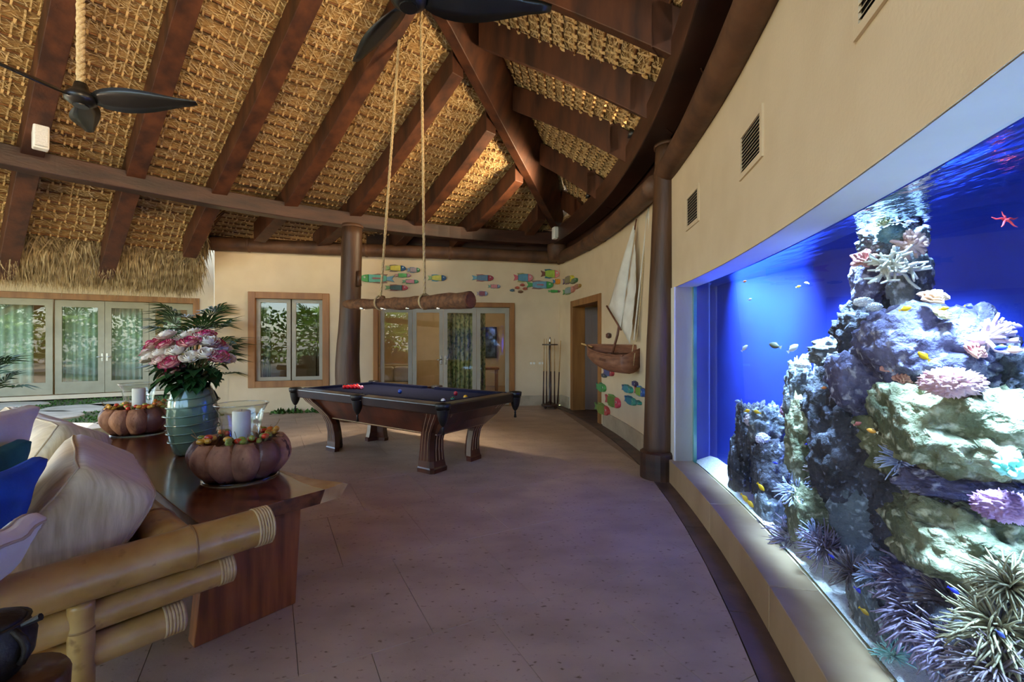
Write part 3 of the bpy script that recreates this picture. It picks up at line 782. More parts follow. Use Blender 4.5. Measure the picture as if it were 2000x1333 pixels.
# legs: angle-shaped, flaring to the corner at the top
prof = [(.0,.37,.2),(.045,.37,.205),(.06,.38,.19),(.13,.39,.175),(.25,.39,.16),(.36,.375,.155),(.46,.33,.16),(.56,.24,.175),(.65,.14,.19),(.715,.09,.195)]
for sx in (-1, 1):
    for sy in (-1, 1):
        mb = MB()
        for z, ins, w in prof:
            ox, oy = HL-ins*1.02, HW-ins*.62; k = w*1.15
            ring = [(ox,oy-k),(ox,oy-.035),(ox-.035,oy),(ox-k,oy),(ox-k,oy-.07),(ox-.1,oy-.1),(ox-.07,oy-k)]
            mb.v += [V(sx*x, sy*y, z) for x, y in ring]
        n = 7
        for i in range(len(prof)-1):
            for j in range(n): mb.f.append((i*n+j, i*n+(j+1)%n, (i+1)*n+(j+1)%n, (i+1)*n+j))
        mb.f += [tuple(range(n)), tuple((len(prof)-1)*n+j for j in range(n))]
        lg = tloc(mb, 'leg', M_mahog)
        for off in (.2, .5, .8):          # inlaid lines on both outer faces
            for face in (0, 1):
                pts = []
                for z, ins, w in prof[3:]:
                    ox, oy = HL-ins*1.02, HW-ins*.62; k = .035+(w*1.15-.035)*off
                    pts.append(V(sx*(ox+.002), sy*(oy-k), z) if face else V(sx*(ox-k), sy*(oy+.002), z))
                MB().tube(pts, .0032, 4).build('inlay', M_inlay, lg, local=True)
# balls
def ball(u, v, c, label, cat='ball', group='snooker balls'):
    m = mat('ball_'+c, c, c, 3, .12, coat=.5)
    mb = MB(); p = TB.matrix_basis @ V(u, v, .79+.0262)
    bm = bmesh.new(); bmesh.ops.create_uvsphere(bm, u_segments=16, v_segments=10, radius=.0262)
    mb.add([v_.co+p for v_ in bm.verts], [tuple(x.index for x in f.verts) for f in bm.faces]); bm.free()
    return tag(mb.build('snooker_ball', m, smooth=True, fix=False), label, cat, group)
def tuv(px, py):
    z = .816; Y = (1.45-z)*F/(py-666.5); w = V((px-1000)/F*Y, Y, z); l = TB.matrix_basis.inverted() @ w
    return max(-HL+.22, min(HL-.22, l.x)), max(-HW+.22, min(HW-.22, l.y))
bx_, by_ = tuv(718, 756)
kx = .78
for r_ in range(5):
    for i in range(r_+1):
        ball(kx+r_*.0462, .05+(i-r_/2)*.0532, 'c4101c', 'red ball in the triangle of reds at the far end of the blue table', group='fifteen red balls')
ball(kx-.054, .05, 'e0728c', 'pink ball touching the tip of the red triangle')
ball(kx+.55 if kx+.55 < HL-.22 else HL-.26, .05, '141414', 'black ball behind the triangle of reds')
for (px, py, c, l) in ((781,765,'1c3f9c','blue ball alone in the middle of the table'), (890,769,'9c2036','brown-red ball at the near end, behind the green one'),
                       (874,784,'e8e2d2','white cue ball near the front corner pocket'), (892,781,'0d5a3a','green ball beside the white cue ball'), (916,777,'e0a518','yellow ball nearest the right hand cushion')):
    u, v = tuv(px, py); ball(u, v, c, l)

# ------------------------------------------------------------------ driftwood lamp on ropes
M_drift = mat('driftwood', '54341f', '7d5434', 6, .8, .5, 22, (3,3,3))
M_rope = mat('rope', 'b59a6c', 'd2b98c', 60, .9, .5, 120)
A0, A1 = V(-2.6,7.12,2.03), V(-.51,5.55,1.95)
LM = thing('driftwood_lamp', 'driftwood log lamp with four downlights hanging over the billiard table', 'lamp', tuple((A0+A1)/2))
pts = []; rs = []
for i in range(25):
    k = i/24; p = A0.lerp(A1, k)+V(0,0,.02*noise.noise(V(k*5,0,1))-.015*math.sin(PI*k)); pts.append(p)
    rs.append((.075+.035*k**2)*(1+.16*noise.noise(V(k*9,2,0)))*(1.0 if i else .8))
mb = MB(); mb.tube(pts, rs, 14)
for v in mb.v: v += V(noise.noise(v*9), noise.noise(v*9+V(5,0,0)), noise.noise(v*9+V(0,7,0)))*.012
mb.build('log', M_drift, LM, smooth=True)
d = (A1-A0).normalized()
MB().tube([A1+d*.0, A1+d*.012], [.098,.092], 14).build('sawn_end', mat('sawn_wood', '6a3a22', '8a5230', 12, .85, .3, 30), LM)
MB().tube([A0.lerp(A1,.36)+V(-.02,0,.05), A0.lerp(A1,.365)+V(-.02,0,.1)], [.05,.03], 8).build('knot', M_drift, LM, smooth=True)
M_led = emitmat('led_disc', 'fff4e0', 18)
fr_l = (A1-A0); side = V(-fr_l.y, fr_l.x, 0).normalized()
for k in (.17, .36, .57, .8):
    p = A0.lerp(A1, k)-V(0,0,.075+.02*k)
    h = MB().lathe([(.0,.03),(.05,.03),(.05,-.008),(.04,-.012),(.04,-.004),(0,-.004)], p, 18).build('downlight', M_chrome, LM)
    MB().lathe([(0,-.006),(.038,-.006)], p, 16).build('led', M_led, h, fix=False)
    l = add_light('downlight_lamp', 'SPOT', tuple(p-V(0,0,.02)), 26, (1,.86,.66), spot_size=math.radians(110), spot_blend=.8, shadow_soft_size=.04)
def rope(a, b, r, parent, name='rope', n=40):
    mb = MB(); d = (b-a); x = d.orthogonal().normalized(); y = d.normalized().cross(x)
    for s in range(3):
        P = [a+d*(i/n)+(x*math.cos(i*.9+s*2.094)+y*math.sin(i*.9+s*2.094))*r*.5 for i in range(n+1)]; mb.tube(P, r*.62, 5)
    return mb.build(name, M_rope, parent, smooth=True)
rope(A0.lerp(A1,.33)+V(0,0,.03), at(782,45,5.95), .018, LM, n=120)
rope(A0.lerp(A1,.69)+V(0,0,.03), at(822,12,5.95), .018, LM, n=120)
for k in (.33,.69):
    p = A0.lerp(A1,k)
    MB().tube([p+side*.1*math.cos(a)+V(0,0,.1*math.sin(a)) for a in [2*PI*i/14 for i in range(15)]], .016, 6).build('rope_loop', M_rope, LM, smooth=True)

# ------------------------------------------------------------------ ceiling fans
def fan(loc, top, label, a0):
    t = thing('ceiling_fan', label, 'fan', tuple(loc), group='ceiling fans')
    mb = MB(); mb.lathe([(0,-.06),(.05,-.058),(.09,-.03),(.095,0),(.07,.03),(.045,.06),(.035,.1),(0,.1)], loc, 20); mb.build('hub', M_black, t, smooth=True)
    MB().lathe([(0,-.066),(.045,-.066),(.045,-.058)], loc, 18).build('hub_cap', M_black, t)
    rope(Vector(loc)+V(0,0,.1), V(loc[0],loc[1],top), .026, t, 'wrapped_rod', 150)
    for k in range(3):
        an = math.radians(a0+120*k); e = V(math.cos(an), math.sin(an), 0); f = V(-e.y, e.x, 0); mb = MB(); n = 12
        for i in range(n+1):
            q = i/n; r = .07+.68*q; w = (.035+.065*math.sin(PI*min(1,q*1.15)**.75)) * (1 if q < .93 else .62); tw = -.6*(1-q*.5); c = Vector(loc)+e*r+V(0,0,-.01+.03*q)
            g = f*math.cos(tw)+V(0,0,1)*math.sin(tw); h = e.cross(g)
            for (a_, b_) in ((-1,0),(-.3,.13),(.5,.12),(1,0),(.4,-.1),(-.4,-.1)): mb.v.append(c+g*w*a_+h*w*b_)
        for i in range(n):
            for j in range(6): mb.f.append((i*6+j, i*6+(j+1)%6, i*6+6+(j+1)%6, i*6+6+j))
        mb.f += [tuple(range(6)), tuple(n*6+j for j in range(6))]
        mb.build('blade', M_black, t, smooth=True)
fan((-3.06,3.23,3.18), 6.3, 'black three blade ceiling fan hanging at far left', 9)
fan((-.53,2.33,3.22), 6.4, 'black three blade ceiling fan cut by the top edge', 9)

# box speakers
def speaker(c, yaw, label, w=.11, h=.2, tilt=.0):
    t = thing('box_speaker', label, 'speaker', tuple(c), yaw, 'white box speakers')
    MB().hexa([V(-w,-.06,-h),V(w,-.06,-h),V(w,.07,-h),V(-w,.07,-h),V(-w,-.09,h),V(w,-.09,h),V(w,.07,h),V(-w,.07,h)]).build('cabinet', M_white, t, local=True, bevel=.015)
    mb = MB(); mb.box((-w+.015,-.1,-h+.02),(w-.015,-.085,h-.02)); mb.build('grille', mat('speaker_grille','dcdad4',None,60,.7,.3,200), t, local=True, bevel=.006)
    MB().box((-.03,.06,-.03),(.03,.14,.03)).build('bracket', M_black, t, local=True)
speaker(at(79,270,5.45), .9, 'white box speaker on the rafter at far left', .07, .135)
speaker(at(1087,456,9.7), .25, 'small white box speaker in the far corner under the hip beam', .085, .125)

# ------------------------------------------------------------------ cue rack
M_dkwood = mat('rack_wood', '2a1710', '442619', 6, .4, coat=.2)
M_cue = mat('cue_maple', 'b98d54', 'd0a66c', 6, .35); M_cuebutt = mat('cue_butt', '2a1510', '4a2318', 6, .3)
cx, cy = .82, 9.82
CR = thing('cue_rack', 'dark wooden cue stand in the far corner', 'cue rack', (cx,cy,0))
mb = MB(); mb.lathe([(0,.05),(.19,.05),(.19,.085),(.15,.1),(.1,.105),(.05,.13),(.025,.16),(.03,.5),(.02,.9),(.03,1.2),(.02,1.45),(0,1.45)], (cx,cy,0), 20); mb.build('stand', M_dkwood, CR, smooth=True)
MB().lathe([(0,1.36),(.17,1.36),(.17,1.385),(0,1.385)], (cx,cy,0), 20).build('top_plate', M_dkwood, CR)
MB().lathe([(0,1.385),(.02,1.4),(.03,1.44),(.015,1.5),(.012,1.53),(0,1.54)], (cx,cy,0), 12).build('finial', M_chrome, CR, smooth=True)
for k in range(4):
    a = PI/4+k*PI/2; MB().blob((cx+.15*math.cos(a),cy+.15*math.sin(a),.03),(.03,.03,.03),amp=0,sub=2).build('ball_foot', M_dkwood, CR, smooth=True)
cl = ['cue at the left of the cue stand','cue second from left in the cue stand','cue at the centre of the cue stand','cue second from right in the cue stand','cue leaning outward at the right of the cue stand']
for k, (dx, lean) in enumerate(((-.15,.01),(-.08,0),(0.01,0),(.09,0),(.16,.03))):
    a = V(cx+dx, cy-.12+abs(dx)*.4, .107); b = V(cx+dx+lean*2.2, cy-.12+abs(dx)*.4, 1.5 if k < 4 else 1.46)
    t = thing('cue_stick', cl[k], 'cue', tuple(a), group='cues in the stand')
    m_ = a.lerp(b, .5); MB().tube([a, m_], [.016,.012], 8).build('butt', M_cuebutt, t, smooth=True); MB().tube([m_, b], [.012,.006], 8).build('shaft', M_cue, t, smooth=True)

# ------------------------------------------------------------------ wall vents, switches
def vent(y0, y1, z0, z1, label):
    t = thing('air_vent', label, 'vent', tuple(rwp((y0+y1)/2, 0, z0)), group='wall vents')
    fr_ = grid_wall('vent_frame', lambda u, n, z: rwp(u, n, z), [y0, y0+.035, y1-.035, y1], [z0, z0+.035, z1-.035, z1], [(y0+.035, y1-.035, z0+.035, z1-.035)], -.012, 0.0, M_wall, kind=None)
    fr_.parent = t; fr_.matrix_basis = wmat(t).inverted() @ fr_.matrix_basis
    mb = MB(); mb.hexa([rwp(y0+.03,-.002,z0+.03), rwp(y1-.03,-.002,z0+.03), rwp(y1-.03,-.0005,z0+.03), rwp(y0+.03,-.0005,z0+.03), rwp(y0+.03,-.002,z1-.03), rwp(y1-.03,-.002,z1-.03), rwp(y1-.03,-.0005,z1-.03), rwp(y0+.03,-.0005,z1-.03)])
    mb.build('duct', mat('duct_dark', '0d0a08', '14100c', 5, .9), t)  # near-black sheet on the wall face stands in for the shaded duct
    n = 9
    for i in range(n):
        z = z0+.045+(z1-z0-.09)*(i+.5)/n
        mb = MB(); mb.hexa([rwp(y0+.033,-.011,z-.007), rwp(y1-.033,-.011,z-.007), rwp(y1-.033,-.003,z+.001), rwp(y0+.033,-.003,z+.001), rwp(y0+.033,-.011,z-.004), rwp(y1-.033,-.011,z-.004), rwp(y1-.033,-.003,z+.004), rwp(y0+.033,-.003,z+.004)])
        mb.build('louvre', M_wall, t)
vent(3.85, 4.24, 2.47, 2.79, 'slatted wall vent nearest the aquarium column'); vent(2.48, 2.88, 2.46, 2.75, 'middle slatted wall vent above the aquarium'); vent(1.12, 1.52, 2.45, 2.75, 'slatted wall vent cut by the top edge')
for k, (px, l) in enumerate(((1040, 'pale double light switch left of the cue stand'), (1057, 'pale light switch plate beside the cue stand'))):
    u = S1.upx(px); t = thing('light_switch', l, 'switch', tuple(S1.p(u,0,1)), group='wall switches')
    MB().fbox(S1, u-.075, u+.075, -.01, 0, .9, 1.0).build('plate', M_wall, t, bevel=.003)
    for q in (-.035, .035): MB().fbox(S1, u+q-.025, u+q+.025, -.015, -.009, .925, .975).build('rocker', M_white, t, bevel=.002)

# ------------------------------------------------------------------ painted wooden fish on the walls
def fishcol(c): return mat('paint_'+c, c, None, 14, .5, .15, 30)
def wall_fish(fn, u, z, L, H, face, body, head, tail, fin, label, stripe=None):
    """fn(u, n, z) on the wall with n < 0 into the room; face = +1 head toward +u"""
    n0, n1 = -.004, -.05; t = thing('painted_fish', label, 'wall fish', tuple(fn(u, 0, z)), group='painted wooden wall fish')
    g = lambda a, n, b: fn(u+face*a*L, n, z+b*H)
    def P(ol, m, name, par=t, x0=n0, x1=n1, ins=.06):
        mb = MB(); mb.prism(ol, g, x0, x1, ins); return mb.build(name, fishcol(m), par)
    arc = [(.25+.25*math.cos(a), .5*math.sin(a)) for a in [-PI/2+PI*i/10 for i in range(11)]]
    P([(-.27,-.34),(-.1,-.47),(.25,-.5),(.25,.5),(-.1,.47),(-.27,.34)], body, 'body')
    hd = P(arc, head, 'head', ins=.1)
    P([(-.27,-.22),(-.27,.22),(-.5,.42),(-.43,0),(-.5,-.42)], tail, 'tail', x1=-.035)
    P([(-.25,.36),(.15,.5),(-.02,.62),(-.3,.56)], fin, 'fin', x1=-.03); P([(-.25,-.36),(-.3,-.56),(-.02,-.62),(.15,-.5)], fin, 'fin', x1=-.03)
    if stripe: P([(-.12,-.08),(.1,-.14),(.16,.0),(.1,.12),(-.12,.08)], stripe, 'side_fin', x0=-.05, x1=-.06)
    for nm, rr, cc, x in (('eye', .09, 'f4f2ea', -.053), ('pupil', .04, '181818', -.06)):
        r_ = rr*H*1.3; mb = MB(); P0 = [(u+face*.36*L+r_*math.cos(a), z+.12*H+r_*math.sin(a)) for a in [2*PI*i/10 for i in range(10)]]
        mb.prism(P0, fn, -.045, x, .1); mb.build(nm, fishcol(cc), hd)
def s1fish(px0, px1, y, h, *a, **k):
    u = S1.upx((px0+px1)/2); Y = S1.p(u,0,0).y; L = (px1-px0)/F*Y*1.02; H = h/F*Y
    wall_fish(S1.p, u, 1.45+(666.5-y)/F*Y, L, H, *a, **k)
G='4f9a4c'
s1fish(705,769,544.5,15,-1,'67b3a0','4f9a4c','6f9fb4','8a6a62','long turquoise fish with green head, leftmost over the glass doors',stripe='9a6a6a')
s1fish(754,792,524.5,11,1,'cfc04a','1f4f7c','8fae72','7a6a60','yellow fish with blue head, topmost beside the left lamp rope')
s1fish(796,820,528,9,1,'a08c8c','3f7a4c','7f93a8','6f7f98','small mauve fish with green head right of the topmost yellow fish')
s1fish(772,802,538.5,7,1,'5aa858','a87884','c08c84','7fb070','small slim green fish with pink head')
s1fish(786,817,550.5,7.5,1,'c07a86','3f8a58','6fa078','4f9a6a','small pink fish with green head, low left of centre')
s1fish(753,796,562.5,10,1,'3f5a54','a8343c','6f9a6a','8a4a44','dark patterned fish with red head just above the lamp log')
s1fish(836,871,543.5,11,1,'cfc552','20507c','8fae72','3f8aa0','yellow fish with blue head crossed by the right lamp rope')
s1fish(922,963,543.5,11.5,1,'5f7f96','a03a44','6fa0b4','a86a64','blue speckled fish with dark red head, alone in the middle of the wall')
s1fish(953,977,560,7,1,'c67f80','6f7f98','7fa89c','a89a94','small pink fish below the blue speckled fish')
s1fish(931,952,574,9,1,'8a4f5c','7f8fb8','b09aa8','a08c98','small wine red fish just above the thick end of the lamp log')
s1fish(1003,1040,543,15,1,'5f93ac','d8848c','c85f6a','a8a068','blue fish with pink head and red tail')
s1fish(1056,1092,535.5,15,1,'a8c44c','e08a84','7a4a3c','2f6a78','lime green fish with salmon head, highest near the corner')
s1fish(1028,1080,557,14,1,'6fa0b8','3f9a4c','4f9a5c','8a6a6a','long sky blue fish with green head near the corner',stripe='a8707c')
s1fish(1079,1100,550.5,9,1,'e0902c','2f6ab0','3f8ac0','d0a03c','small orange fish with blue head touching the corner')
s1fish(1070,1095,569.5,4.5,1,'3f9a48','6a4a4c','4fa05c','3f8a44','very thin green fish below the orange one')
for (px, y, c, l) in ((1020,557,'a84a3c','tiny red fish at the top of the small shoal'),(1010,562.5,'b0543c','tiny rust fish at the left of the small shoal'),(1025,564.5,'a85a44','tiny rust fish at the right of the small shoal'),(1000,567.5,'4f6a7c','tiny grey blue fish leading the small shoal'),(1016,570.5,'6a4a30','tiny brown fish at the bottom of the small shoal')):
    s1fish(px-4.5, px+4.5, y, 4.5, -1, c, c, c, c, l)
def rfish(px, y, h, ln, *a, **k):
    Yw = rY(px); sgn = -1
    wall_fish(lambda u, n, z: rwp(u, n, z), Yw, 1.45+(666.5-y)/F*Yw, ln*1.5, h/F*Yw, *a, **k)
rfish(1112,547,13,.42,-1,'8a7f5c','d8c83c','7f6a8a','8a6a7a','olive fish with yellow head just round the corner')
rfish(1123,549,9,.26,-1,'6f7a5c','4f7a54','7f8a78','6a6a54','small grey green fish right of the corner')
rfish(1113,568,12,.46,-1,'8fa0a0','c87f70','5f9a5c','7f9a6a','grey fish with salmon head round the corner, lower of the pair')
rfish(1129,560,8,.28,-1,'a8705c','b08a4c','a8604c','a8705c','small brick coloured fish above the door casing')
rfish(1176,757,15,.32,-1,'4f9a5c','4f9a54','3f8a54','3f7a5c','green fish half hidden by the door casing')
rfish(1178,799,18,.52,-1,'7a8a3c','c8504c','6a8a4c','7f9a4c','olive fish with red head, lowest by the door casing')
rfish(1199,784,20,.5,-1,'6f8a3c','d0485c','c04a5c','6a9a4c','olive speckled fish with pink red head low on the curved wall')
rfish(1191,728,12,.34,-1,'4f5a8a','b0404c','6a4a7a','3f6a9a','small blue and red fish right below the boat')
rfish(1182,734,7,.16,-1,'4a5058','5a6068','4a5a60','4a5058','tiny dark fish under the bow of the boat')
rfish(1228,760,13,.32,-1,'3f8a9a','3f9a8a','4a6aa0','2f7a7a','upper teal fish of the two below the boat')
rfish(1234,783,14,.34,-1,'2f7a8c','4fa08a','3f7ab0','2f6a8a','lower teal fish of the two below the boat')
rfish(1253,765,17,.3,-1,'7fa03c','2f5aa0','b0404c','4f8ac0','green fish with blue head beside the trunk column')
rfish(1243,750,9,.14,-1,'3a3a6a','4a3a5a','3f3f6a','3a3a6a','tiny indigo fish left of the trunk column')
rfish(1250,787,7,.14,-1,'2f7a7a','2f8a7a','2f7a8a','2f7a7a','tiny teal fish low by the trunk column')
rfish(1191,656,9,.14,-1,'6a3a30','4a3028','6a4034','5a3a30','tiny brown fish above the bow of the boat')
# ------------------------------------------------------------------ model sailing boat on the wall
M_hull = mat('hull_wood', '7a4c36', '986449', 7, .55, .12, 40, (1,1,4)); M_hullin = mat('hull_inside', '5a3826', '70462e', 8, .7)
M_sail = mat('sailcloth', 'd6d0c2', 'e4dfd2', 6, .9, .1, 30); M_spar = mat('spar_wood', '5f3420', '7a4830', 8, .5)
bow, stern = V(1.12,6.78,0), V(1.60,5.98,0)
BO = thing('model_boat', 'wooden model sailing boat with white sails mounted on the curved wall', 'model boat', (1.38,6.4,1.02))
bd_ = (stern-bow); BLn = bd_.length; bd_.normalize(); bn = V(-bd_.y, bd_.x, 0)
mb = MB(); mi = MB(); N = 14; Kk = 9
def hull(k, a, inset=0):
    w = .2*(1-(1-k)**2.4)**.8+.004
    sheer = 1.30+.06*(1-k)**2*1.4+.02*k; keel = 1.03+.2*(1-k)**3
    ang = a*PI/2      # a from -1 to 1
    y = math.sin(ang)*(w-inset); c = math.cos(ang); z = sheer-(sheer-keel-inset)*(c**.65 if c > 0 else 0)
    return bow+bd_*(k*BLn)+bn*y+V(0,0,z+.32*y)
for i in range(N+1):
    for j in range(Kk): mb.v.append(hull(i/N, -1+2*j/(Kk-1)))
for i in range(N):
    for j in range(Kk-1): a = i*Kk+j; mb.f.append((a, a+1, a+Kk+1, a+Kk))
b0 = len(mb.v)
for i in range(N+1):
    for j in range(Kk): mb.v.append(hull(.03+i/N*.94, -1+2*j/(Kk-1), .014))
for i in range(N):
    for j in range(Kk-1): a = b0+i*Kk+j; mb.f.append((a+Kk, a+Kk+1, a+1, a))
for i in range(N):
    for j in (0, Kk-1): mb.f.append((i*Kk+j, (i+1)*Kk+j, b0+(i+1)*Kk+j, b0+i*Kk+j))
mb.f.append(tuple(N*Kk+j for j in range(Kk)))
mb.build('hull', M_hull, BO, smooth=True)
for s in (-1, 1): MB().tube([hull(i/N, s)+V(0,0,.006) for i in range(N+1)], .012, 6).build('gunwale', M_hull, BO, smooth=True)
for k in (.3, .5, .72):
    a, b = hull(k,-.97,.01), hull(k,.97,.01); a.z = b.z = 1.275
    MB().hexa([a-bd_*.03, a+bd_*.03, b+bd_*.03, b-bd_*.03, a-bd_*.03+V(0,0,.012), a+bd_*.03+V(0,0,.012), b+bd_*.03+V(0,0,.012), b-bd_*.03+V(0,0,.012)]).build('thwart', M_hullin, BO)
MB().tube([bow+V(-.07,.1,1.41), bow+bd_*.12+V(0,0,1.36)], .012, 6).build('bowsprit', M_cue, BO)
mt0 = bow+bd_*.5*BLn+V(0,0,1.12); mt1 = at(1243,428,6.1)
mtm = at(1206,655,6.4)
MB().tube([mt0, mtm, mtm.lerp(mt1,.5), mt1], [.018,.018,.015,.009], 8).build('mast', M_spar, BO, smooth=True)
bm0, bm1 = at(1185,598,6.62), at(1213,645,6.25)
MB().tube([bm0, bm1], [.014,.012], 8).build('boom', M_spar, BO, smooth=True)
def sail(pts4, name, belly, seed):
    mb = MB(); n = 10
    A, B, C, Dp = [Vector(p) for p in pts4]; nn = (B-A).cross(Dp-A).normalized()
    for i in range(n+1):
        for j in range(n+1):
            u, v = i/n, j/n; p = A.lerp(B,u).lerp(Dp.lerp(C,u),v); p += nn*belly*math.sin(PI*u)*math.sin(PI*v)+nn*.015*noise.noise(V(u*5+v*9,v*2,seed)); mb.v.append(p)
    for i in range(n):
        for j in range(n): a = i*(n+1)+j; mb.f.append((a, a+n+1, a+n+2, a+1))
    o = mb.build(name, M_sail, BO, smooth=True, fix=False); m = o.modifiers.new('t', 'SOLIDIFY'); m.thickness = .004; return o
sail([at(1187,604,6.6), at(1212,642,6.28), at(1240,455,6.08), at(1237,440,6.1)], 'mainsail', .06, 1)
sail([at(1213,640,6.3), at(1230,672,6.0), at(1242,560,5.95), at(1240,470,6.05)], 'foresail', -.05, 2)
sail([at(1262,640,6.05), at(1262,420,5.75), at(1268,405,5.62), at(1268,655,5.8)], 'jib', .02, 3)
MB().tube([at(1262,440,5.8), at(1238,665,6.0)], .009, 6).build('spar', M_sail, BO); MB().tube([at(1265,440,5.78), at(1243,668,6.0)], .006, 6).build('stay', M_rope, BO)
MB().tube([at(1237,672,6.0), at(1233,700,6.0), at(1237,715,5.98), at(1240,690,5.98)], .006, 5).build('mooring_line', M_rope, BO)
mb = MB(); c = hull(.6,0)+V(.12,.02,.08); mb.tube([c, c+V(.22,.0,.02)], .02, 6); mb.build('wall_bracket', M_black, BO)
# faint carved name on the near side: worn, unreadable strokes
mb = MB(); rnd = random.Random(4)
for i in range(9):
    k = .5+.018*i; p = hull(k,-.9)-bn*.004; q = hull(k+.006*rnd.choice((0,1)),-.93)-bn*.004
    mb.tube([p+V(0,0,-.008), q+V(0,0,.012)], .003, 4)
mb.build('name_carving', M_hullin, BO, fix=False, kind='stuff')

# ------------------------------------------------------------------ console table behind the sofa
M_slab = mat('slab_wood', '431f10', '7c4423', 3, .22, .03, 20, (1,6,6), coat=.5, rotz=.68)
M_sap = mat('sapwood', 'a87c48', 'deba82', 4, .4, .05, 20)
E1 = V(-.775,.632,0).normalized(); E2 = V(-.632,-.775,0).normalized(); RO = V(-1.145,2.1,0)
def so(e1, e2, z): return RO+E1*e1+E2*e2+V(0,0,z)
CT = thing('console_table', 'long polished slab console table behind the bamboo sofa', 'table', tuple(so(1.9,-.1,0)))
n = 26; SZ = .6
def edge_r(k): return -.43-.05*math.sin(k*2.3+.5)-.03*math.sin(k*5.1)-(.13*max(0,1-k/.35)**1.5)
def slab_run(sec, name, m):
    mb = MB()
    for i in range(n+1):
        q = [so(*c) for c in sec(.26+3.45*i/n, i)]; c_ = len(q); mb.v += q
    for i in range(n):
        for j in range(c_): mb.f.append((i*c_+j, i*c_+(j+1)%c_, (i+1)*c_+(j+1)%c_, (i+1)*c_+j))
    mb.f += [tuple(range(c_)), tuple(n*c_+j for j in range(c_))]
    return mb.build(name, m, CT, bevel=.003)
def sapw(k): return .1+.05*math.sin(k*4+1)
def sec_h(k, i): r = edge_r(k-.26)+sapw(k); return [(k,.175+.01*math.sin(k*3),SZ-.075),(k,.175+.01*math.sin(k*3),SZ),(k,r,SZ),(k,r+.03,SZ-.075)]
def sec_s(k, i): r = edge_r(k-.26); q = r+sapw(k); up = .012*max(0,1-(k-.26)/.3); return [(k,q+.03,SZ-.075),(k,q,SZ),(k,r+.03,SZ+up),(k,r,SZ-.015+up),(k,r+.05,SZ-.07)]
slab_run(sec_h, 'slab', M_slab); slab_run(sec_s, 'sapwood_edge', M_sap)
M_legw = mat('leg_wood', '74401f', 'a5612f', 4, .3, .04, 24, (6,6,.5), coat=.35)
for k in (.3, 3.5):
    MB().hexa([so(k,.19,0), so(k,-.29,0), so(k+.09,-.29,0), so(k+.09,.19,0), so(k,.14,SZ-.076), so(k,-.32,SZ-.076), so(k+.09,-.32,SZ-.076), so(k+.09,.14,SZ-.076)]).build('leg_panel', M_legw, CT, bevel=.006)

# ------------------------------------------------------------------ bamboo sofa
M_bam = mat('bamboo', 'a9803f', 'c49d5c', 3, .33, .03, 12, (2,2,2), coat=.2, c3='8a6432', c3scale=9, c3lo=.62, c3hi=.78)
M_wrap = mat('rattan_wrap', 'bfa06a', 'd6bb88', 20, .6); M_node = mat('bamboo_node', '8a6534', 'a07a44', 10, .5)
SF = thing('bamboo_sofa', 'bamboo sofa with thick pole arms, its cushions beside the console table', 'sofa', tuple(so(1.5,.8,0)))
def pole(a, b, r, nodes=(), wrap=(0,0), name='pole', taper=1.0):
    a, b = Vector(a), Vector(b); n = 30; P = []; R_ = []; L = (b-a).length
    for i in range(n+1):
        k = i/n; rr = r*(1+(taper-1)*k)
        for q in nodes: rr += r*.05*math.exp(-((k-q)*L/.02)**2)
        P.append(a.lerp(b,k)); R_.append(rr)
    o = MB().tube(P, R_, 20).build(name, M_bam, SF, smooth=True)
    me = o.data
    d = (b-a).normalized()
    for q in nodes:
        c = a.lerp(b,q); MB().tube([c-d*.006, c-d*.003, c+d*.003, c+d*.006], [r*1.0, r*1.075, r*1.075, r*1.0], 20).build('node_ring', M_node, o, smooth=True)
    for e_, w in ((a,wrap[0]),(b,wrap[1])):
        if w:
            s_ = 1 if e_ is a else -1
            for i in range(w):
                c = e_+d*s_*(.006+i*.0115); MB().tube([c-d*.0055, c-d*.003, c+d*.003, c+d*.0055], [r*1.0, r*1.05, r*1.05, r*1.0], 20).build('rattan_wrap', M_wrap, o, smooth=True)
            c = e_-d*s_*.0; MB().tube([c-d*s_*.004, c+d*s_*.002], [r*.9, r*1.03], 20).build('end_cap', M_wrap, o)
    return o
pole(so(0,-.02,.60), so(0,1.15,.60), .082, (.26,), (6,0), 'arm_rail')
pole(so(.02,.13,.455), so(.02,1.15,.455), .062, (.65,), (5,0), 'arm_rail')
pole(so(.02,.31,.325), so(.02,1.15,.325), .06, (.35,), (6,0), 'arm_rail')
pole(so(.06,.33,.60), so(3.4,.33,.60), .085, (.085,.28,.5,.72,.9), (0,0), 'back_rail')
pole(so(.1,.36,.44), so(3.4,.36,.44), .06, (.2,.6), (0,0), 'back_rail')
pole(so(-.02,.62,0), so(-.02,.62,.53), .038, (.82,), name='post'); pole(so(.09,.64,0), so(.09,.64,.53), .036, (.7,), name='post')
pole(so(3.35,.5,0), so(3.35,.5,.53), .038, (.8,), name='post'); pole(so(.0,1.1,0), so(.0,1.1,.53), .038, (.8,), name='post')
pole(so(3.3,.2,.60), so(3.3,1.15,.60), .082, (.26,), (6,0), 'arm_rail')
MB().hexa([so(.12,.4,.3), so(3.25,.4,.3), so(3.25,1.15,.3), so(.12,1.15,.3), so(.12,.4,.36), so(3.25,.4,.36), so(3.25,1.15,.36), so(.12,1.15,.36)]).build('seat_deck', M_bam, SF)
for k in (.5, 2.8): pole(so(k,1.05,0), so(k,1.05,.33), .04, (.5,), name='post')
M_silk = mat('silk_cushion', 'b09a74', 'dccaa4', 5, .5, .1, 30, (1.2,14,1.2), sheen=.5, rotz=.5, lo=.3, hi=.72); M_seat = mat('seat_fabric', 'cfc5b2', 'ddd4c4', 8, .8, .1, 60)
M_pipe = mat('piping', 'b8a88a', 'c8ba9c', 20, .7)
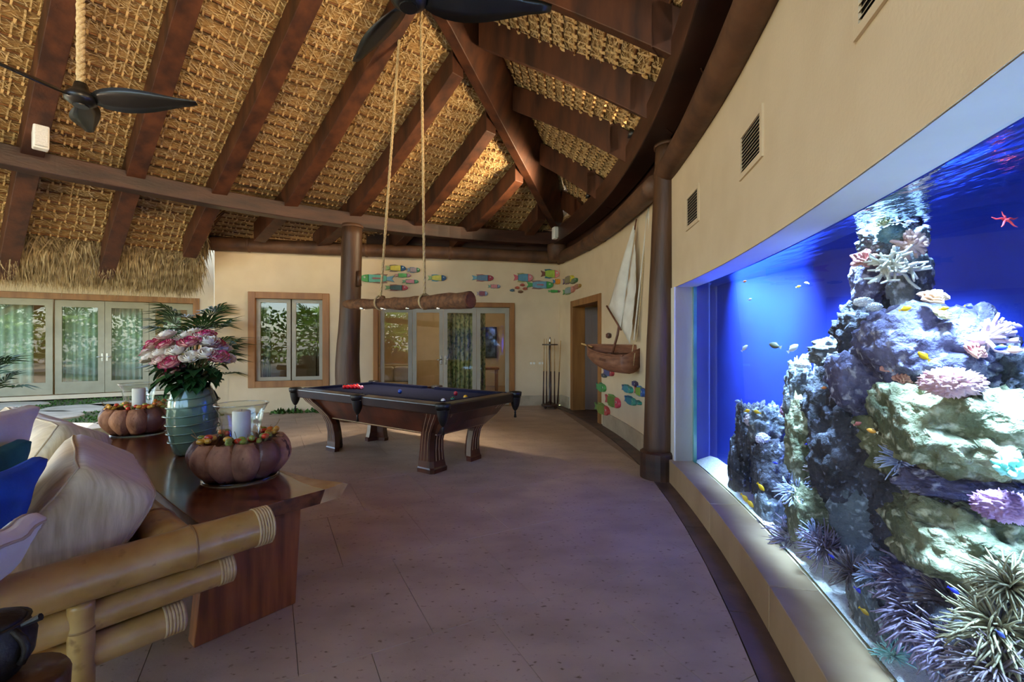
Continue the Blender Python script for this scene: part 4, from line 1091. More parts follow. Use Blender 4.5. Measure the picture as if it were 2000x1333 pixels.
def cushion(name, c, size, R, m, label, group=None, pw=.55, seed=0, piping=True, pipem=None, motif=()):
    """soft box cushion; size = half extents"""
    bm = bmesh.new(); bmesh.ops.create_cube(bm, size=2); bmesh.ops.subdivide_edges(bm, edges=bm.edges, cuts=11, use_grid_fill=True)
    t = thing(name, label, 'cushion', tuple(c), 0, group); mb = MB()
    def shp(p):
        x, y, z = p; nn = 10 if pw > .5 else 12
        q_ = (abs(x)**nn+abs(y)**nn+abs(z)**nn)**(1/nn); x, y, z = x/q_, y/q_, z/q_
        e = lambda a: 1-(abs(a)**3)
        k = max(0, e(x)*e(z)); th = pw+(1-pw)*k**.6
        pin = (.03 if pw > .5 else .10)*(abs(x*z))**3
        q = V(x*size[0]*(1-.05*(1-abs(z)**2)*0+pin-.04*(1-z*z)*abs(x)), y*size[1]*th, z*size[2]*(1+pin-.04*(1-x*x)*abs(z)))
        q += V(0, .02*noise.noise(V(x*1.7,z*1.7,seed)), 0)*(1 if abs(y) > .5 else .3); return R @ q
    for v in bm.verts: mb.v.append(Vector(c)+shp(v.co))
    mb.f = [tuple(v.index for v in f.verts) for f in bm.faces]; bm.free()
    mb.build('cover', m, t, smooth=True)
    for (x0, x1, z0, z1, mm) in motif:
        mb = MB()
        for i in range(11):
            for j in range(4):
                x = x0+(x1-x0)*i/10; z = z0+(z1-z0)*j/3*(1-.5*abs(2*i/10-1))
                mb.v.append(Vector(c)+shp((x, 1.0, z))+R @ V(0,.004,0))
        for i in range(10):
            for j in range(3): a = i*4+j; mb.f.append((a, a+4, a+5, a+1))
        o = mb.build('printed_motif', mm, t, smooth=True, fix=False)
    if piping:
        for sy in (-1, 1):
            P = []
            for (x0,z0,x1,z1) in ((-1,-1,1,-1),(1,-1,1,1),(1,1,-1,1),(-1,1,-1,-1)):
                for i in range(10): k = i/10; P.append(Vector(c)+shp((x0+(x1-x0)*k, sy*1.0, z0+(z1-z0)*k)))
            P.append(P[0]); MB().tube(P, .005, 5, cap=False).build('piping', pipem or M_pipe, t, smooth=True)
    return t
def rot3(xd, yd): # local x along xd, y (thickness) along yd
    x = xd.normalized(); y = (yd-x*yd.dot(x)).normalized(); z = x.cross(y); return Matrix((x, y, z)).transposed()
R1 = rot3((E1*.9-E2*.1), (E2*.82+V(0,0,.55)))
cushion('back_cushion', so(.52,.60,.67), (.45,.18,.30), R1, M_silk, 'large tan silk cushion nearest the sofa arm', 'tan silk back cushions', .8, 1)
R2 = rot3((E1*.98+E2*.1), (E2*.85+V(0,0,.45)))
cushion('back_cushion', so(1.38,.64,.71), (.42,.17,.32), R2, M_silk, 'large tan silk cushion second from the sofa arm', 'tan silk back cushions', .72, 2)
cushion('back_cushion', so(2.4,.66,.68), (.44,.15,.29), R2, M_silk, 'large tan silk cushion at the far end of the sofa', 'tan silk back cushions', .72, 3)
MB()
cushion('seat_cushion', so(1.68,.86,.42), (1.5,.075,.42), rot3(E1, V(0,0,1)), M_seat, 'long pale seat cushion of the bamboo sofa', None, .9, 4)
M_white_f = mat('white_linen', 'ddd8cc', 'e8e4da', 8, .85, .1, 80); M_teal = mat('teal_linen', '0f5a62', '166e74', 8, .8, .1, 80); M_blue = mat('blue_linen', '0a3f9a', '1450b4', 8, .75, .1, 80)
R4 = rot3((E1*.6-E2*.65), (E2*.75+E1*.5+V(0,0,.35)))
cushion('throw_pillow', at(-42,900,1.75), (.2,.07,.19), rot3(E1*.8-E2*.5, E2*.8+E1*.4+V(0,0,.3)), M_white_f, 'white throw pillow with a pink and turquoise print at the left edge', None, .25, 5, False, None, ((-.85,.85,.55,.85,mat('print_pink','c8145c','d8206c',8,.8)),(-.7,.7,.42,.48,mat('print_turquoise','1fa0a0','2cb0ac',8,.8))))
cushion('throw_pillow', at(-62,978,1.60), (.18,.06,.18), rot3(E1*.8-E2*.5, E2*.8+E1*.4+V(0,0,.35)), M_teal, 'teal throw pillow between the white and blue pillows', None, .25, 6, False)
cushion('throw_pillow', at(-58,1030,1.45), (.19,.06,.18), rot3(E1*.7-E2*.6, E2*.8+E1*.5+V(0,0,.35)), M_blue, 'bright blue throw pillow at the left edge', None, .25, 7, False)
cushion('throw_pillow', at(-62,1130,1.28), (.15,.055,.14), rot3(E1*.8-E2*.5, E2*.7+E1*.4+V(0,0,.6)), M_white_f, 'white throw pillow low in front of the blue one', None, .3, 8, True)
# printed motif on the white pillow
# ------------------------------------------------------------------ stool with iron pot at the lower left corner
M_iron = mat('dark_iron', '24201d', '3a332d', 12, .5, .2, 40, metal=.6)
sc_ = at(20,1330,1.12); sc_.z = 0
ST = thing('stump_stool', 'dark round wooden side table at the lower left corner', 'side table', (sc_.x,sc_.y,0))
MB().lathe([(0,0),(.11,0),(.12,.2),(.105,.5),(.11,.60),(.102,.615),(0,.615)], (sc_.x,sc_.y,0), 24).build('stump', mat('stump_wood','3a2012','5a3520',5,.4,.2,15,coat=.3), ST, smooth=True)
PT = thing('iron_pot', 'dark iron pot with a hooped handle at the lower left corner', 'pot', (sc_.x-.04,sc_.y-.01,.618))
pc = V(sc_.x-.06,sc_.y-.0,.62)
MB().lathe([(0,0),(.06,.0),(.085,.04),(.09,.09),(.075,.12),(.08,.13),(.07,.13),(.065,.115),(0,.1)], pc, 24).build('bowl', M_iron, PT, smooth=True)
MB().lathe([(.0,.155),(.02,.15),(.06,.14),(.075,.125),(.0,.125)], pc, 20).build('lid', M_iron, PT, smooth=True)
MB().tube([pc+V(.1*math.cos(a),.02*math.cos(a)-.02,.09+.1*math.sin(a)*.7-.02) for a in [PI*(-.15+1.3*i/14) for i in range(15)]], .009, 8).build('handle', M_iron, PT, smooth=True)
MB().tube([pc+V(.09,0,.13), pc+V(.125,.01,.145)], [.006,.009], 8).build('handle_pin', M_iron, PT)

# ------------------------------------------------------------------ coconut shell bowls with candles
M_shell = mat('coconut_husk', '865a3e', 'bd8a62', 6, .75, .5, 16, (2,2,1), c3='4d2c1e', c3scale=9, c3lo=.62, c3hi=.68)
M_shell2 = mat('coconut_husk_dark', '502c20', '7d5040', 6, .5, .4, 14, c3='8a7466', c3scale=9, c3lo=.6, c3hi=.64)
M_wax = mat('candle_wax', 'e6e0d4', 'efe9de', 4, .5); M_clear = glassmat('clear_glass', (.95,.97,.96), 1.45, boost=1.3)
nutm = [mat('nut_'+n, c1, c2, 12, .3, coat=.2) for n, c1, c2 in (('green','77862c','9ea040'),('yellow','c8902a','dca63a'),('red','c0321a','dc4c26'),('orange','d0641f','e4883a'))]
M_twig = mat('twig', '8a7448', 'a08a5c', 20, .8)
def shell_bowl(c, which, s=.88):
    t = thing('coconut_bowl', 'round bowl of coconut husk segments, %s' % which, 'bowl', tuple(c), group='coconut husk bowls')
    MB().lathe([(0,0),(.2,0),(.215,.006),(.2,.01),(0,.01)], c, 36).build('glass_plate', M_clear2, t, smooth=True)
    n = 11
    for i in range(n):
        a = 2*PI*i/n+.2; e = V(math.cos(a), math.sin(a), 0); f = V(-e.y, e.x, 0); mb = MB(); m1, m2 = 12, 8
        hh = .235+.02*noise.noise(V(i*2.3,c[0],0)); R_ = .305*s
        for j in range(m1+1):
            th = -.2*PI+ (PI*.86)*j/m1      # along the crescent from under to over
            for k in range(m2+1):
                ph = -1+2*k/m2
                rad = .235+.072*math.sin(max(0,min(PI,(j/m1)*PI)))+.02*(1-ph*ph)
                z = .012+hh*(j/m1)**.95; wd = (.055+.05*math.sin(PI*(.12+.8*j/m1)))*1.02
                rr = ((.13+.165*math.sin(PI*(.14+.62*j/m1)))*1.02+.03*(1-ph*ph))*.88
                p = Vector(c)+e*(rr-.028*ph*ph)+f*ph*wd*(.56+.9*rr)+V(0,0,z+.004*noise.noise(V(j,k,i)))
                mb.v.append(p)
        for j in range(m1):
            for k in range(m2): q = j*(m2+1)+k; mb.f.append((q, q+1, q+m2+2, q+m2+1))
        o = mb.build('husk_segment', M_shell2 if i % 4 == 2 else M_shell, t, smooth=True, fix=True)
        sm = o.modifiers.new('t', 'SOLIDIFY'); sm.thickness = .012; sm.offset = -1
    MB().lathe([(0,.02),(.17,.03),(.2,.09),(.19,.15),(.11,.2),(.0,.2)], c, 24).build('fill', M_shell2, t, smooth=True)
    gz = .2
    g = thing('hurricane_glass', 'clear flared glass cylinder standing in the bowl, %s' % which, 'glass', (c[0],c[1],c[2]+gz), group='candle glasses')
    MB().lathe([(.095,0),(.1,.01),(.112,.12),(.125,.2),(.148,.245),(.153,.25),(.147,.25),(.121,.2),(.108,.12),(.097,.012),(0,.008),(0,0),(.095,0)], (c[0],c[1],c[2]+gz+.005), 36).build('wall', M_clear, g, smooth=True)
    MB().tube([V(c[0]+.151*math.cos(a), c[1]+.151*math.sin(a), c[2]+gz+.256) for a in [2*PI*i/36 for i in range(37)]], .0035, 6).build('rim', M_clear2, g, smooth=True)
    k = thing('pillar_candle', 'white pillar candle inside the glass, %s' % which, 'candle', (c[0],c[1],c[2]+gz+.02), group='pillar candles')
    MB().lathe([(0,0),(.05,0),(.051,.005),(.051,.188),(.046,.195),(.02,.192),(0,.19)], (c[0],c[1],c[2]+gz+.018), 24).build('wax', M_wax, k, smooth=True)
    MB().tube([V(c[0],c[1],c[2]+gz+.2), V(c[0]+.003,c[1],c[2]+gz+.222)], .0015, 5).build('wick', M_iron, k)
    rnd = random.Random(int(c[0]*100)); side = ('left front', 'front right', 'right', 'back', 'left')
    for q, a0 in enumerate((-2.55, -1.0, -.35, 1.2, 2.6)):
        sp = thing('palm_nut_sprig', 'sprig of coloured palm nuts, %s rim of the %s' % (side[q], 'bowl nearest on the console' if which[0] == 'n' else 'bowl beyond the flower vase'), 'palm nuts', (c[0]+.17*math.cos(a0), c[1]+.17*math.sin(a0), c[2]+.2), group='palm nut sprigs')
        pt = Vector(sp.location)
        for w in range(3):
            aa = a0+rnd.uniform(-.5,.5); P = [pt+V(0,0,.0), pt+V(.05*math.cos(aa),.05*math.sin(aa),.05), pt+V(.09*math.cos(aa),.09*math.sin(aa),.07+.06*rnd.random())]
            MB().tube(P, .0018, 4).build('twig', M_twig, sp)
        for w in range(9):
            aa = a0+rnd.uniform(-.42,.42); rr = rnd.uniform(.15,.225); cz = c[2]+.246+rnd.uniform(0,.028)-(.02 if rr > .22 else 0)
            mb = MB(); mb.blob((c[0]+rr*math.cos(aa),c[1]+rr*math.sin(aa),cz),(.024,.0175,.0175),amp=.03,sub=2,rot=rnd.uniform(0,6)); mb.build('nut', nutm[rnd.choice((0,0,1,2,3)) if q else rnd.choice((0,1,1,2))], sp, smooth=True)
M_clear2 = glassmat('plate_glass', (.8,.84,.86), 1.5, boost=2.5)
shell_bowl(V(-1.70,2.86,SZ), 'nearest on the console table')
shell_bowl(V(-3.46,4.22,SZ), 'beyond the flower vase')

# ------------------------------------------------------------------ glass vase with roses
def realglass(name, c, rough, ior=1.45):
    m = bpy.data.materials.new(name); m.use_nodes = True; b = m.node_tree.nodes['Principled BSDF']
    b.inputs['Base Color'].default_value = lin(c); b.inputs['Roughness'].default_value = rough; b.inputs['IOR'].default_value = ior
    b.inputs['Transmission Weight'].default_value = .55; b.inputs['Coat Weight'].default_value = .6; return m
M_vase = realglass('sea_glass', '83a88e', .12)
vc = V(-2.42,3.45,SZ)
VS = thing('glass_vase', 'sea green glass vase wound with glass threads', 'vase', tuple(vc))
vp = [(.0,.0),(.105,.0),(.122,.02),(.146,.1),(.164,.22),(.165,.3),(.154,.4),(.13,.48),(.118,.505)]
MB().lathe(vp+[(.11,.5),(.12,.475),(.144,.4),(.155,.3),(.154,.22),(.136,.1),(.112,.03),(0,.02)], vc, 40).build('body', M_vase, VS, smooth=True)
def vr(z):
    for (r0,z0),(r1,z1) in zip(vp[1:], vp[2:]):
        if z0 <= z <= z1 and z1 > z0: return r0+(r1-r0)*(z-z0)/(z1-z0)
    return .12
P = []; nT = 6*28
for i in range(nT+1):
    z = .07+.38*i/nT; a = 2*PI*i/28; r = vr(z)+.006+(.012 if math.cos(a*1.0+z*30) > .93 else 0); P.append(vc+V(r*math.cos(a), r*math.sin(a), z+.012*math.sin(a*1.0)))
MB().tube(P, .0065, 6).build('glass_thread', M_vase, VS, smooth=True)
def rose_mesh(seed, pink):
    rnd = random.Random(seed); mb = MB(); mb.uv = []
    for ring, (cnt, R_, h, aw, lip) in enumerate(((2,.011,.056,1.5,-.3),(3,.022,.06,1.15,-.12),(4,.034,.056,.95,.05),(5,.045,.05,.8,.3),(5,.052,.04,.78,.6))):
        for i in range(cnt):
            a = 2*PI*i/cnt+ring*1.1+rnd.uniform(-.25,.25); b = len(mb.v); n = 5; m_ = 6; hh = h*rnd.uniform(.92,1.06)
            for j in range(n+1):
                k = j/n; r = R_*(math.sin(min(1,k*1.5)*PI/2)**.8)*(1+lip*max(0,k-.6)**1.5*1.6)+.001; z = hh*(k**.85)-(.018*lip*max(0,k-.7) if lip > 0 else 0)
                for q in range(m_+1):
                    ph = -1+2*q/m_; rr = r*(1+.05*ph*(1 if i % 2 else -1))+.003*(1-ph*ph)*k
                    zz = z-.010*(ph**4)*k-.004*k*math.cos(ph*5+i)
                    an = a+ph*aw*(.55+.45*math.sin(PI*(.2+.6*k))); mb.v.append(V(rr*math.cos(an), rr*math.sin(an), zz)); mb.uv.append((max(k**4, (abs(ph)**5)*k), 0))
            for j in range(n):
                for q in range(m_): v = b+j*(m_+1)+q; mb.f.append((v, v+1, v+m_+2, v+m_+1))
    return mb
def rosemat(name, base, edge, pos):
    m = bpy.data.materials.new(name); m.use_nodes = True; t = m.node_tree; b = t.nodes['Principled BSDF']; b.inputs['Roughness'].default_value = .65
    uv = t.nodes.new('ShaderNodeUVMap'); uv.uv_map = 'UVMap'; sx = t.nodes.new('ShaderNodeSeparateXYZ'); r = t.nodes.new('ShaderNodeValToRGB')
    r.color_ramp.elements[0].position = pos; r.color_ramp.elements[0].color = lin(base); r.color_ramp.elements[1].position = min(1, pos+.4); r.color_ramp.elements[1].color = lin(edge)
    t.links.new(uv.outputs[0], sx.inputs[0]); t.links.new(sx.outputs[0], r.inputs[0]); t.links.new(r.outputs[0], b.inputs['Base Color']); return m
M_rw = rosemat('rose_white', 'efe8da', 'f6f0e6', .5); M_rp = rosemat('rose_pink', 'ecc4bc', 'b8145c', .3); M_rl = rosemat('rose_blush', 'f2e6da', 'd86090', .72)
M_leaf = mat('rose_leaf', '1e4020', '3a6632', 8, .4, .1, 20); M_stem = mat('rose_stem', '2f4a20', '466630', 8, .5)
mw = rose_mesh(1, 0).build('tmp_w', M_rw, local=True, smooth=True, fix=False).data; mp_ = rose_mesh(2, 1).build('tmp_p', M_rp, local=True, smooth=True, fix=False).data; ml = rose_mesh(3, 1).build('tmp_l', M_rl, local=True, smooth=True, fix=False).data
for nme in ('tmp_w','tmp_p','tmp_l'): bpy.data.objects.remove(bpy.data.objects[nme])
def leafmesh():
    mb = MB(); n = 6
    for i in range(n+1):
        k = i/n; w = .032*math.sin(PI*k**.8)*(1-.2*k)+.0005; z = .012*math.sin(PI*k)-.02*k*k
        mb.v += [V(k*.09,-w,z+.008), V(k*.09,0,z), V(k*.09,w,z+.008)]
    for i in range(n):
        for j in (0,1): a = i*3+j; mb.f.append((a,a+1,a+4,a+3))
    o = mb.build('tmp_leaf', M_leaf, local=True, smooth=True, fix=False); d = o.data; bpy.data.objects.remove(o); return d
mleaf = leafmesh()
# (px, py, kind, dy) of every bloom in view
roses = [(325,655,'w',.02),(365,655,'w',.06),(390,660,'w',.0),(300,672,'p',0),(323,672,'p',-.06),(371,668,'p',-.1),(403,655,'p',.06),(291,700,'w',-.02),(310,690,'w',-.1),(345,684,'w',-.14),(312,702,'l',-.15),(333,708,'p',-.18),(373,697,'w',-.16),
 (405,690,'w',-.14),(386,694,'l',-.08),(409,667,'w',-.02),(421,672,'p',.03),(429,697,'p',-.1),(446,701,'w',-.02),(424,688,'w',0),(341,722,'p',-.12),(352,664,'w',.1),(380,648,'w',.12),(290,688,'l',.08),(440,680,'w',.1),(345,668,'l',.05)]
nm = {'w':'white rose', 'p':'pink edged rose', 'l':'blush white rose'}
rnd = random.Random(5)
def wh(px, py): return ('left' if px < 318 else 'right' if px > 408 else 'middle')+' '+('top' if py < 668 else 'lower part' if py > 695 else 'centre')
for i, (px, py, kd, dy) in enumerate(roses):
    p = at(px, py, 3.45+dy)
    where = wh(px, py)
    same = sorted(q[0] for q in roses if q[2] == kd and wh(q[0], q[1]) == where)
    k_ = same.index(px); rank = '' if len(same) == 1 else (', leftmost such' if k_ == 0 else ', rightmost such' if k_ == len(same)-1 else ', %s such from left' % ('', 'second', 'third', 'fourth')[k_])
    t = thing('cut_rose', '%s at the %s of the bouquet%s' % (nm[kd], where, rank), 'rose', tuple(p), group='cut roses in the vase')
    o = bpy.data.objects.new('bloom', {'w':mw,'p':mp_,'l':ml}[kd]); COL.objects.link(o); o.parent = t
    ax = (p-(vc+V(0,0,.42))).normalized()
    o.rotation_euler = (ax*.55+V(0,-.28,.35)).to_track_quat('Z','Y').to_euler(); s = rnd.uniform(1.0,1.2); o.scale = (s,s,s); o.location = -ax*.035
    q = vc+V(.05*math.cos(i*2.4),.05*math.sin(i*2.4),.5)
    MB().tube([p-ax*.03, p.lerp(q,.5)+V(0,0,.03), q, q+V(.02*math.cos(i),.02*math.sin(i),-.25)], .004, 5).build('stem', M_stem, t, smooth=True)
    for k in range(4):
        l = bpy.data.objects.new('leaf', mleaf); COL.objects.link(l); l.parent = t
        w = p.lerp(q, rnd.uniform(.35,1.0)); l.location = w-p; od = V(w.x-vc.x, w.y-vc.y-.03, 0)
        od = (od.normalized() if od.length > .01 else V(1,0,0))+V(rnd.uniform(-.9,.9),rnd.uniform(-.9,.5),rnd.uniform(-.5,.3)); l.rotation_euler = od.to_track_quat('X','Z').to_euler(); s = rnd.uniform(1.2,2.0); l.scale = (s,s,s)
# ------------------------------------------------------------------ the aquarium
GO = .185
def backX(Y): return 2.0+.063*(4.75-Y)
def glassY(k):
    lo, hi = .2, 6.0
    for _ in range(40):
        m = (lo+hi)/2; p = rwp(m, GO, 0)
        if p.x/p.y > k: lo = m
        else: hi = m
    return rwp(m, GO, 0).y
def tk(px, py, f):
    """a point in the tank on a sight line, f = 0 at the glass, 1 at the back panel"""
    k = (px-1000)/F; yg = glassY(k); yb = (2.0+.063*4.75)/(k+.063); return at(px, py, yg+(yb-yg)*f)
M_tankglass = glassmat('aquarium_glass', (.90,.96,1.0), 1.45, boost=.6)
M_tankback = mat('tank_back_blue', '08279a', '0a30ac', 2, .6)
M_sand = mat('tank_sand', 'd8d8d4', 'f0efe8', 60, .9, .4, 200, c3='8a8a90', c3scale=160, c3lo=.6, c3hi=.7)
AQ = thing('aquarium', 'large curved glass reef aquarium built into the right wall', 'aquarium', tuple(rwp(2.5,.2,.2)))
N = 40; ys = frange(TY0, TY1, N)
mb = MB()
for y in ys: mb.v += [rwp(y,GO,TZ0), rwp(y,GO,TZ1)]
for i in range(N): mb.f.append((2*i, 2*i+2, 2*i+3, 2*i+1))
mb.build('front_pane', M_tankglass, AQ, smooth=True, fix=False)
M_edge = mat('glass_edge', '3f7a78', '5a9a94', 4, .15)
mb = MB(); mb.hexa([rwp(TY1-.035,.17,TZ0), rwp(TY1,.17,TZ0), rwp(TY1,.2,TZ0), rwp(TY1-.035,.2,TZ0), rwp(TY1-.035,.17,TZ1), rwp(TY1,.17,TZ1), rwp(TY1,.2,TZ1), rwp(TY1-.035,.2,TZ1)])
mb.build('glass_edge', M_edge, AQ)
e0, e1 = rwp(TY0,.2,0), rwp(TY1,.2,0)
HT = 2.5
mb = MB(); P = [V(backX(TY0)+.05,TY0,0), V(backX(TY1),TY1,0)]
mb.add([V(P[0].x,P[0].y,.1), V(P[1].x,P[1].y,.1), V(P[1].x,P[1].y,HT), V(P[0].x,P[0].y,HT)], [(0,1,2,3)])
mb.build('back_panel', M_tankback, AQ, fix=False)
mb = MB(); mb.add([V(e1.x-.02,e1.y,.1), V(P[1].x+.02,P[1].y+.01,.1), V(P[1].x+.02,P[1].y+.01,HT), V(e1.x-.02,e1.y,HT)], [(0,1,2,3)]); mb.build('end_panel', M_tankback, AQ, fix=False)
mb = MB(); mb.add([V(e0.x,e0.y,.1), V(P[0].x,P[0].y,.1), V(P[0].x,P[0].y,HT), V(e0.x,e0.y,HT)], [(0,1,2,3)]); mb.build('end_panel', M_tankback, AQ, fix=False)
# hood above the water, closed on the room side by the wall
mb = MB()
for y in ys: mb.v += [rwp(y,.2,HT), V(backX(y)+.06,y,HT)]
for i in range(N): mb.f.append((2*i, 2*i+1, 2*i+3, 2*i+2))
mb.build('hood', mat('hood_white','c8ccd0',None,3,.7), AQ, fix=False)
# water surface: Fresnel mirror seen from below
m = bpy.data.materials.new('water_surface'); m.use_nodes = True; t = m.node_tree; t.nodes.clear()
o_ = t.nodes.new('ShaderNodeOutputMaterial'); tr = t.nodes.new('ShaderNodeBsdfTransparent'); gl = t.nodes.new('ShaderNodeBsdfGlossy'); gl.inputs['Roughness'].default_value = .03
frn = t.nodes.new('ShaderNodeFresnel'); frn.inputs[0].default_value = 1.33; mx = t.nodes.new('ShaderNodeMixShader')
tc = t.nodes.new('ShaderNodeTexCoord'); ns = t.nodes.new('ShaderNodeTexNoise'); ns.inputs['Scale'].default_value = 7; ns.inputs['Detail'].default_value = 3
bp = t.nodes.new('ShaderNodeBump'); bp.inputs['Strength'].default_value = .22; bp.inputs['Distance'].default_value = .05
mp = t.nodes.new('ShaderNodeMapping'); mp.inputs['Scale'].default_value = (2.5,1,1)
t.links.new(tc.outputs['Object'], mp.inputs[0]); t.links.new(mp.outputs[0], ns.inputs['Vector']); t.links.new(ns.outputs['Fac'], bp.inputs['Height'])
t.links.new(bp.outputs[0], gl.inputs['Normal']); t.links.new(frn.outputs[0], mx.inputs[0])
gl.inputs[0].default_value = (.75,.85,1,1)
t.links.new(tr.outputs[0], mx.inputs[1]); t.links.new(gl.outputs[0], mx.inputs[2]); t.links.new(mx.outputs[0], o_.inputs[0])
mb = MB()
for y in ys: mb.v += [rwp(y,GO+.004,1.985), V(backX(y)+.05,y,1.985)]
for i in range(N): mb.f.append((2*i, 2*i+1, 2*i+3, 2*i+2))
wobj = mb.build('water_surface', m, AQ, fix=False)
# sand bed
mb = MB(); nx = 14
for y in ys:
    a = rwp(y,GO+.006,0); b = V(backX(y)+.03,y,0)
    for j in range(nx+1):
        k = j/nx; p = a.lerp(b,k); p.z = .235+.05*k+.03*noise.noise(V(p.x*5,p.y*3,1))*min(1,k*6); mb.v.append(p)
for i in range(N):
    for j in range(nx): a = i*(nx+1)+j; mb.f.append((a, a+1, a+nx+2, a+nx+1))
tag(mb.build('aquarium_sand', M_sand, smooth=True, fix=False), 'white coral sand on the aquarium floor', 'sand', kind='stuff')
# tank lamps in the hood
for k, y in enumerate((3.7, 2.5, 1.3, .1)):
    c = V(rwp(y,.2,0).x+.09, y, 2.28)
    t = thing('aquarium_lamp', ('reef lamp over the left end of the tank','reef lamp over the rock spire','reef lamp over the near rocks','reef lamp past the right edge of view')[k], 'lamp', tuple(c), group='reef lamps in the hood')
    MB().box((c.x-.1,c.y-.35,c.z+.02),(c.x+.1,c.y+.35,c.z+.07)).build('housing', M_white, t)
    l = add_light('reef_light', 'AREA', tuple(c), (28, 60, 60, 50)[k], (.42,.68,1.0), rot=(0,-math.radians(15),.12*(2.5-y)*.3), shape='RECTANGLE', size=.14, size_y=.9, spread=math.radians(47))

M_r = {}  # pale speckles of these rocks put highlights into the colour
M_r['lav'] = mat('rock_lavender', '403c5c', '726e90', 5, .9, 1.0, 45, c3='b8b4c8', c3scale=24, c3lo=.56, c3hi=.7)
M_r['olive'] = mat('rock_olive', '50543c', '908d6c', 4, .9, 1.0, 40, c3='c8c4a8', c3scale=22, c3lo=.54, c3hi=.7)
M_r['dark'] = mat('rock_dark', '23242c', '4c4c58', 6, .9, 1.0, 45, c3='8a8fa8', c3scale=26, c3lo=.58, c3hi=.7)
M_r['grey'] = mat('rock_grey', '484e58', '7c8288', 5, .9, 1.0, 45, c3='c0c6d0', c3scale=24, c3lo=.55, c3hi=.7)
def rock(px, py, f, rx, rz, kind, label, ry=None, tilt=0, amp=.3, freq=1.7, seed=[0]):
    seed[0] += 1
    c = tk(px, py, f); s = c.y/F; a = rx*s; b = rz*s; d = (ry if ry else min(a, b)*1.1)
    # thickness is held inside the tank
    R = Matrix.Rotation(math.radians(-38), 3, 'Z') @ Matrix.Rotation(math.radians(tilt), 3, 'Y')
    mb = MB(); mb.blob(c, (a, d, b), seed[0], amp, freq, 5, R, oct=5)
    for v in mb.v:
        e_ = (v-c).normalized(); w = v*1.0; h_ = .5*(a+b)
        k_ = (abs(noise.noise(w*11))-.22)*.16+(noise.noise(w*26))*.07+(noise.noise(w*55))*.04-max(0, noise.noise(w*17+V(9,3,1))-.28)*.35
        v += e_*k_*min(.16, h_)
    gmin = .01
    for v in mb.v:
        g = rwp(max(-1,min(4.6,v.y)), GO+.02, 0); n = (V(g.x,g.y,0)-RC).normalized(); dd = (V(v.x,v.y,0)-g).dot(n)
        if dd < .05: v += n*(.05*math.exp((dd-.05)/.06)-dd)
        if v.x > backX(v.y)-.02: v.x = backX(v.y)-.02
        v.z = max(v.z, .2); v.z = min(v.z, 1.98)
    return tag(mb.build('reef_rock', M_r[kind], smooth=True, fix=False), label, 'rock', 'reef rocks in the aquarium')
rock(1738,470,.5,52,46,'grey','small knobbly rock at the tip of the reef spire',.09)
rock(1755,440,.55,40,30,'lav','topmost reef rock touching the water surface',.07)
rock(1708,545,.5,38,85,'lav','left upright slab of the reef spire',.09,tilt=4,amp=.18)
rock(1778,555,.52,36,90,'grey','right upright slab of the reef spire',.09,tilt=-5,amp=.18)
rock(1742,590,.62,48,80,'dark','dark rock between the two spire slabs',.1)
rock(1690,650,.45,48,62,'dark','pitted dark rock at the left foot of the spire',.11)
rock(1742,670,.4,60,55,'lav','blunt rock below the white branching coral',.11)
rock(1812,690,.42,108,92,'lav','big rounded lavender boulder right of the spire foot',.2,tilt=12,amp=.2)
rock(1895,700,.6,72,100,'lav','steep lavender rock on the right slope of the reef',.16,tilt=-24)
rock(1655,690,.5,62,36,'grey','grey ledge rock jutting left below the spire',.13)
rock(1705,755,.38,92,62,'lav','long lavender boulder sloping left in mid reef',.16,tilt=22,amp=.22)
rock(1640,800,.6,60,90,'dark','dark rock in the shade behind the left pillar',.13)
rock(1560,765,.35,26,66,'grey','upper half of the pale reef pillar on the left',.07,amp=.35)
rock(1566,865,.33,34,95,'olive','lower half of the pale reef pillar on the left',.09,amp=.25)
rock(1470,850,.5,44,62,'dark','porous dark rock at the left end of the reef',.12,amp=.5,freq=2.2)
rock(1505,835,.55,36,40,'grey','pale knob on the left reef outcrop',.1,amp=.45,freq=2.2)
rock(1448,930,.45,34,80,'dark','slim dark upright at the left edge of the reef',.09,amp=.35)
rock(1512,935,.5,48,72,'dark','shadowed rock under the left outcrop',.12,amp=.4)
rock(1880,840,.4,165,92,'olive','broad olive plate rock across the right of the reef',.24,tilt=8,amp=.26,freq=2.2)
rock(1775,860,.5,75,75,'olive','yellowish rock joining plate and centre',.16,amp=.3)
rock(1680,900,.55,85,130,'dark','tall dark rock face in the centre of the reef',.17,amp=.3)
rock(1500,1000,.3,44,38,'grey','low grey rock at the front left of the sand',.1)
rock(1590,1010,.35,72,60,'olive','lichen green rock left of the centre face',.14)
rock(1725,1030,.62,82,140,'grey','steep smooth slab leaning from centre to sand',.1,tilt=-16,amp=.18)
rock(1915,955,.45,120,34,'lav','flat purple ledge on the right',.16,amp=.3)
rock(1900,1070,.4,140,88,'olive','large pale olive rock low on the right',.22,tilt=10,amp=.3,freq=2.1)
rock(1810,1020,.6,90,110,'dark','dark hollow rock between slab and olive rock',.15)
rock(1700,1195,.12,75,58,'grey','grey pitted rock lying on the sand in front',.13,amp=.3,freq=2.2)
rock(1850,1160,.35,105,52,'lav','low lavender rock behind the big anemones',.14)
rock(1935,1190,.5,110,70,'dark','dark elongated rock at lower right',.12,tilt=20)
rock(1960,1260,.35,120,90,'dark','dark rock in the lower right corner',.16)
rock(1590,1090,.5,95,60,'dark','rubble mound at the foot of the centre face',.13,amp=.4)
rock(1960,760,.65,80,80,'dark','dark shoulder rock at the right edge of the reef',.12)

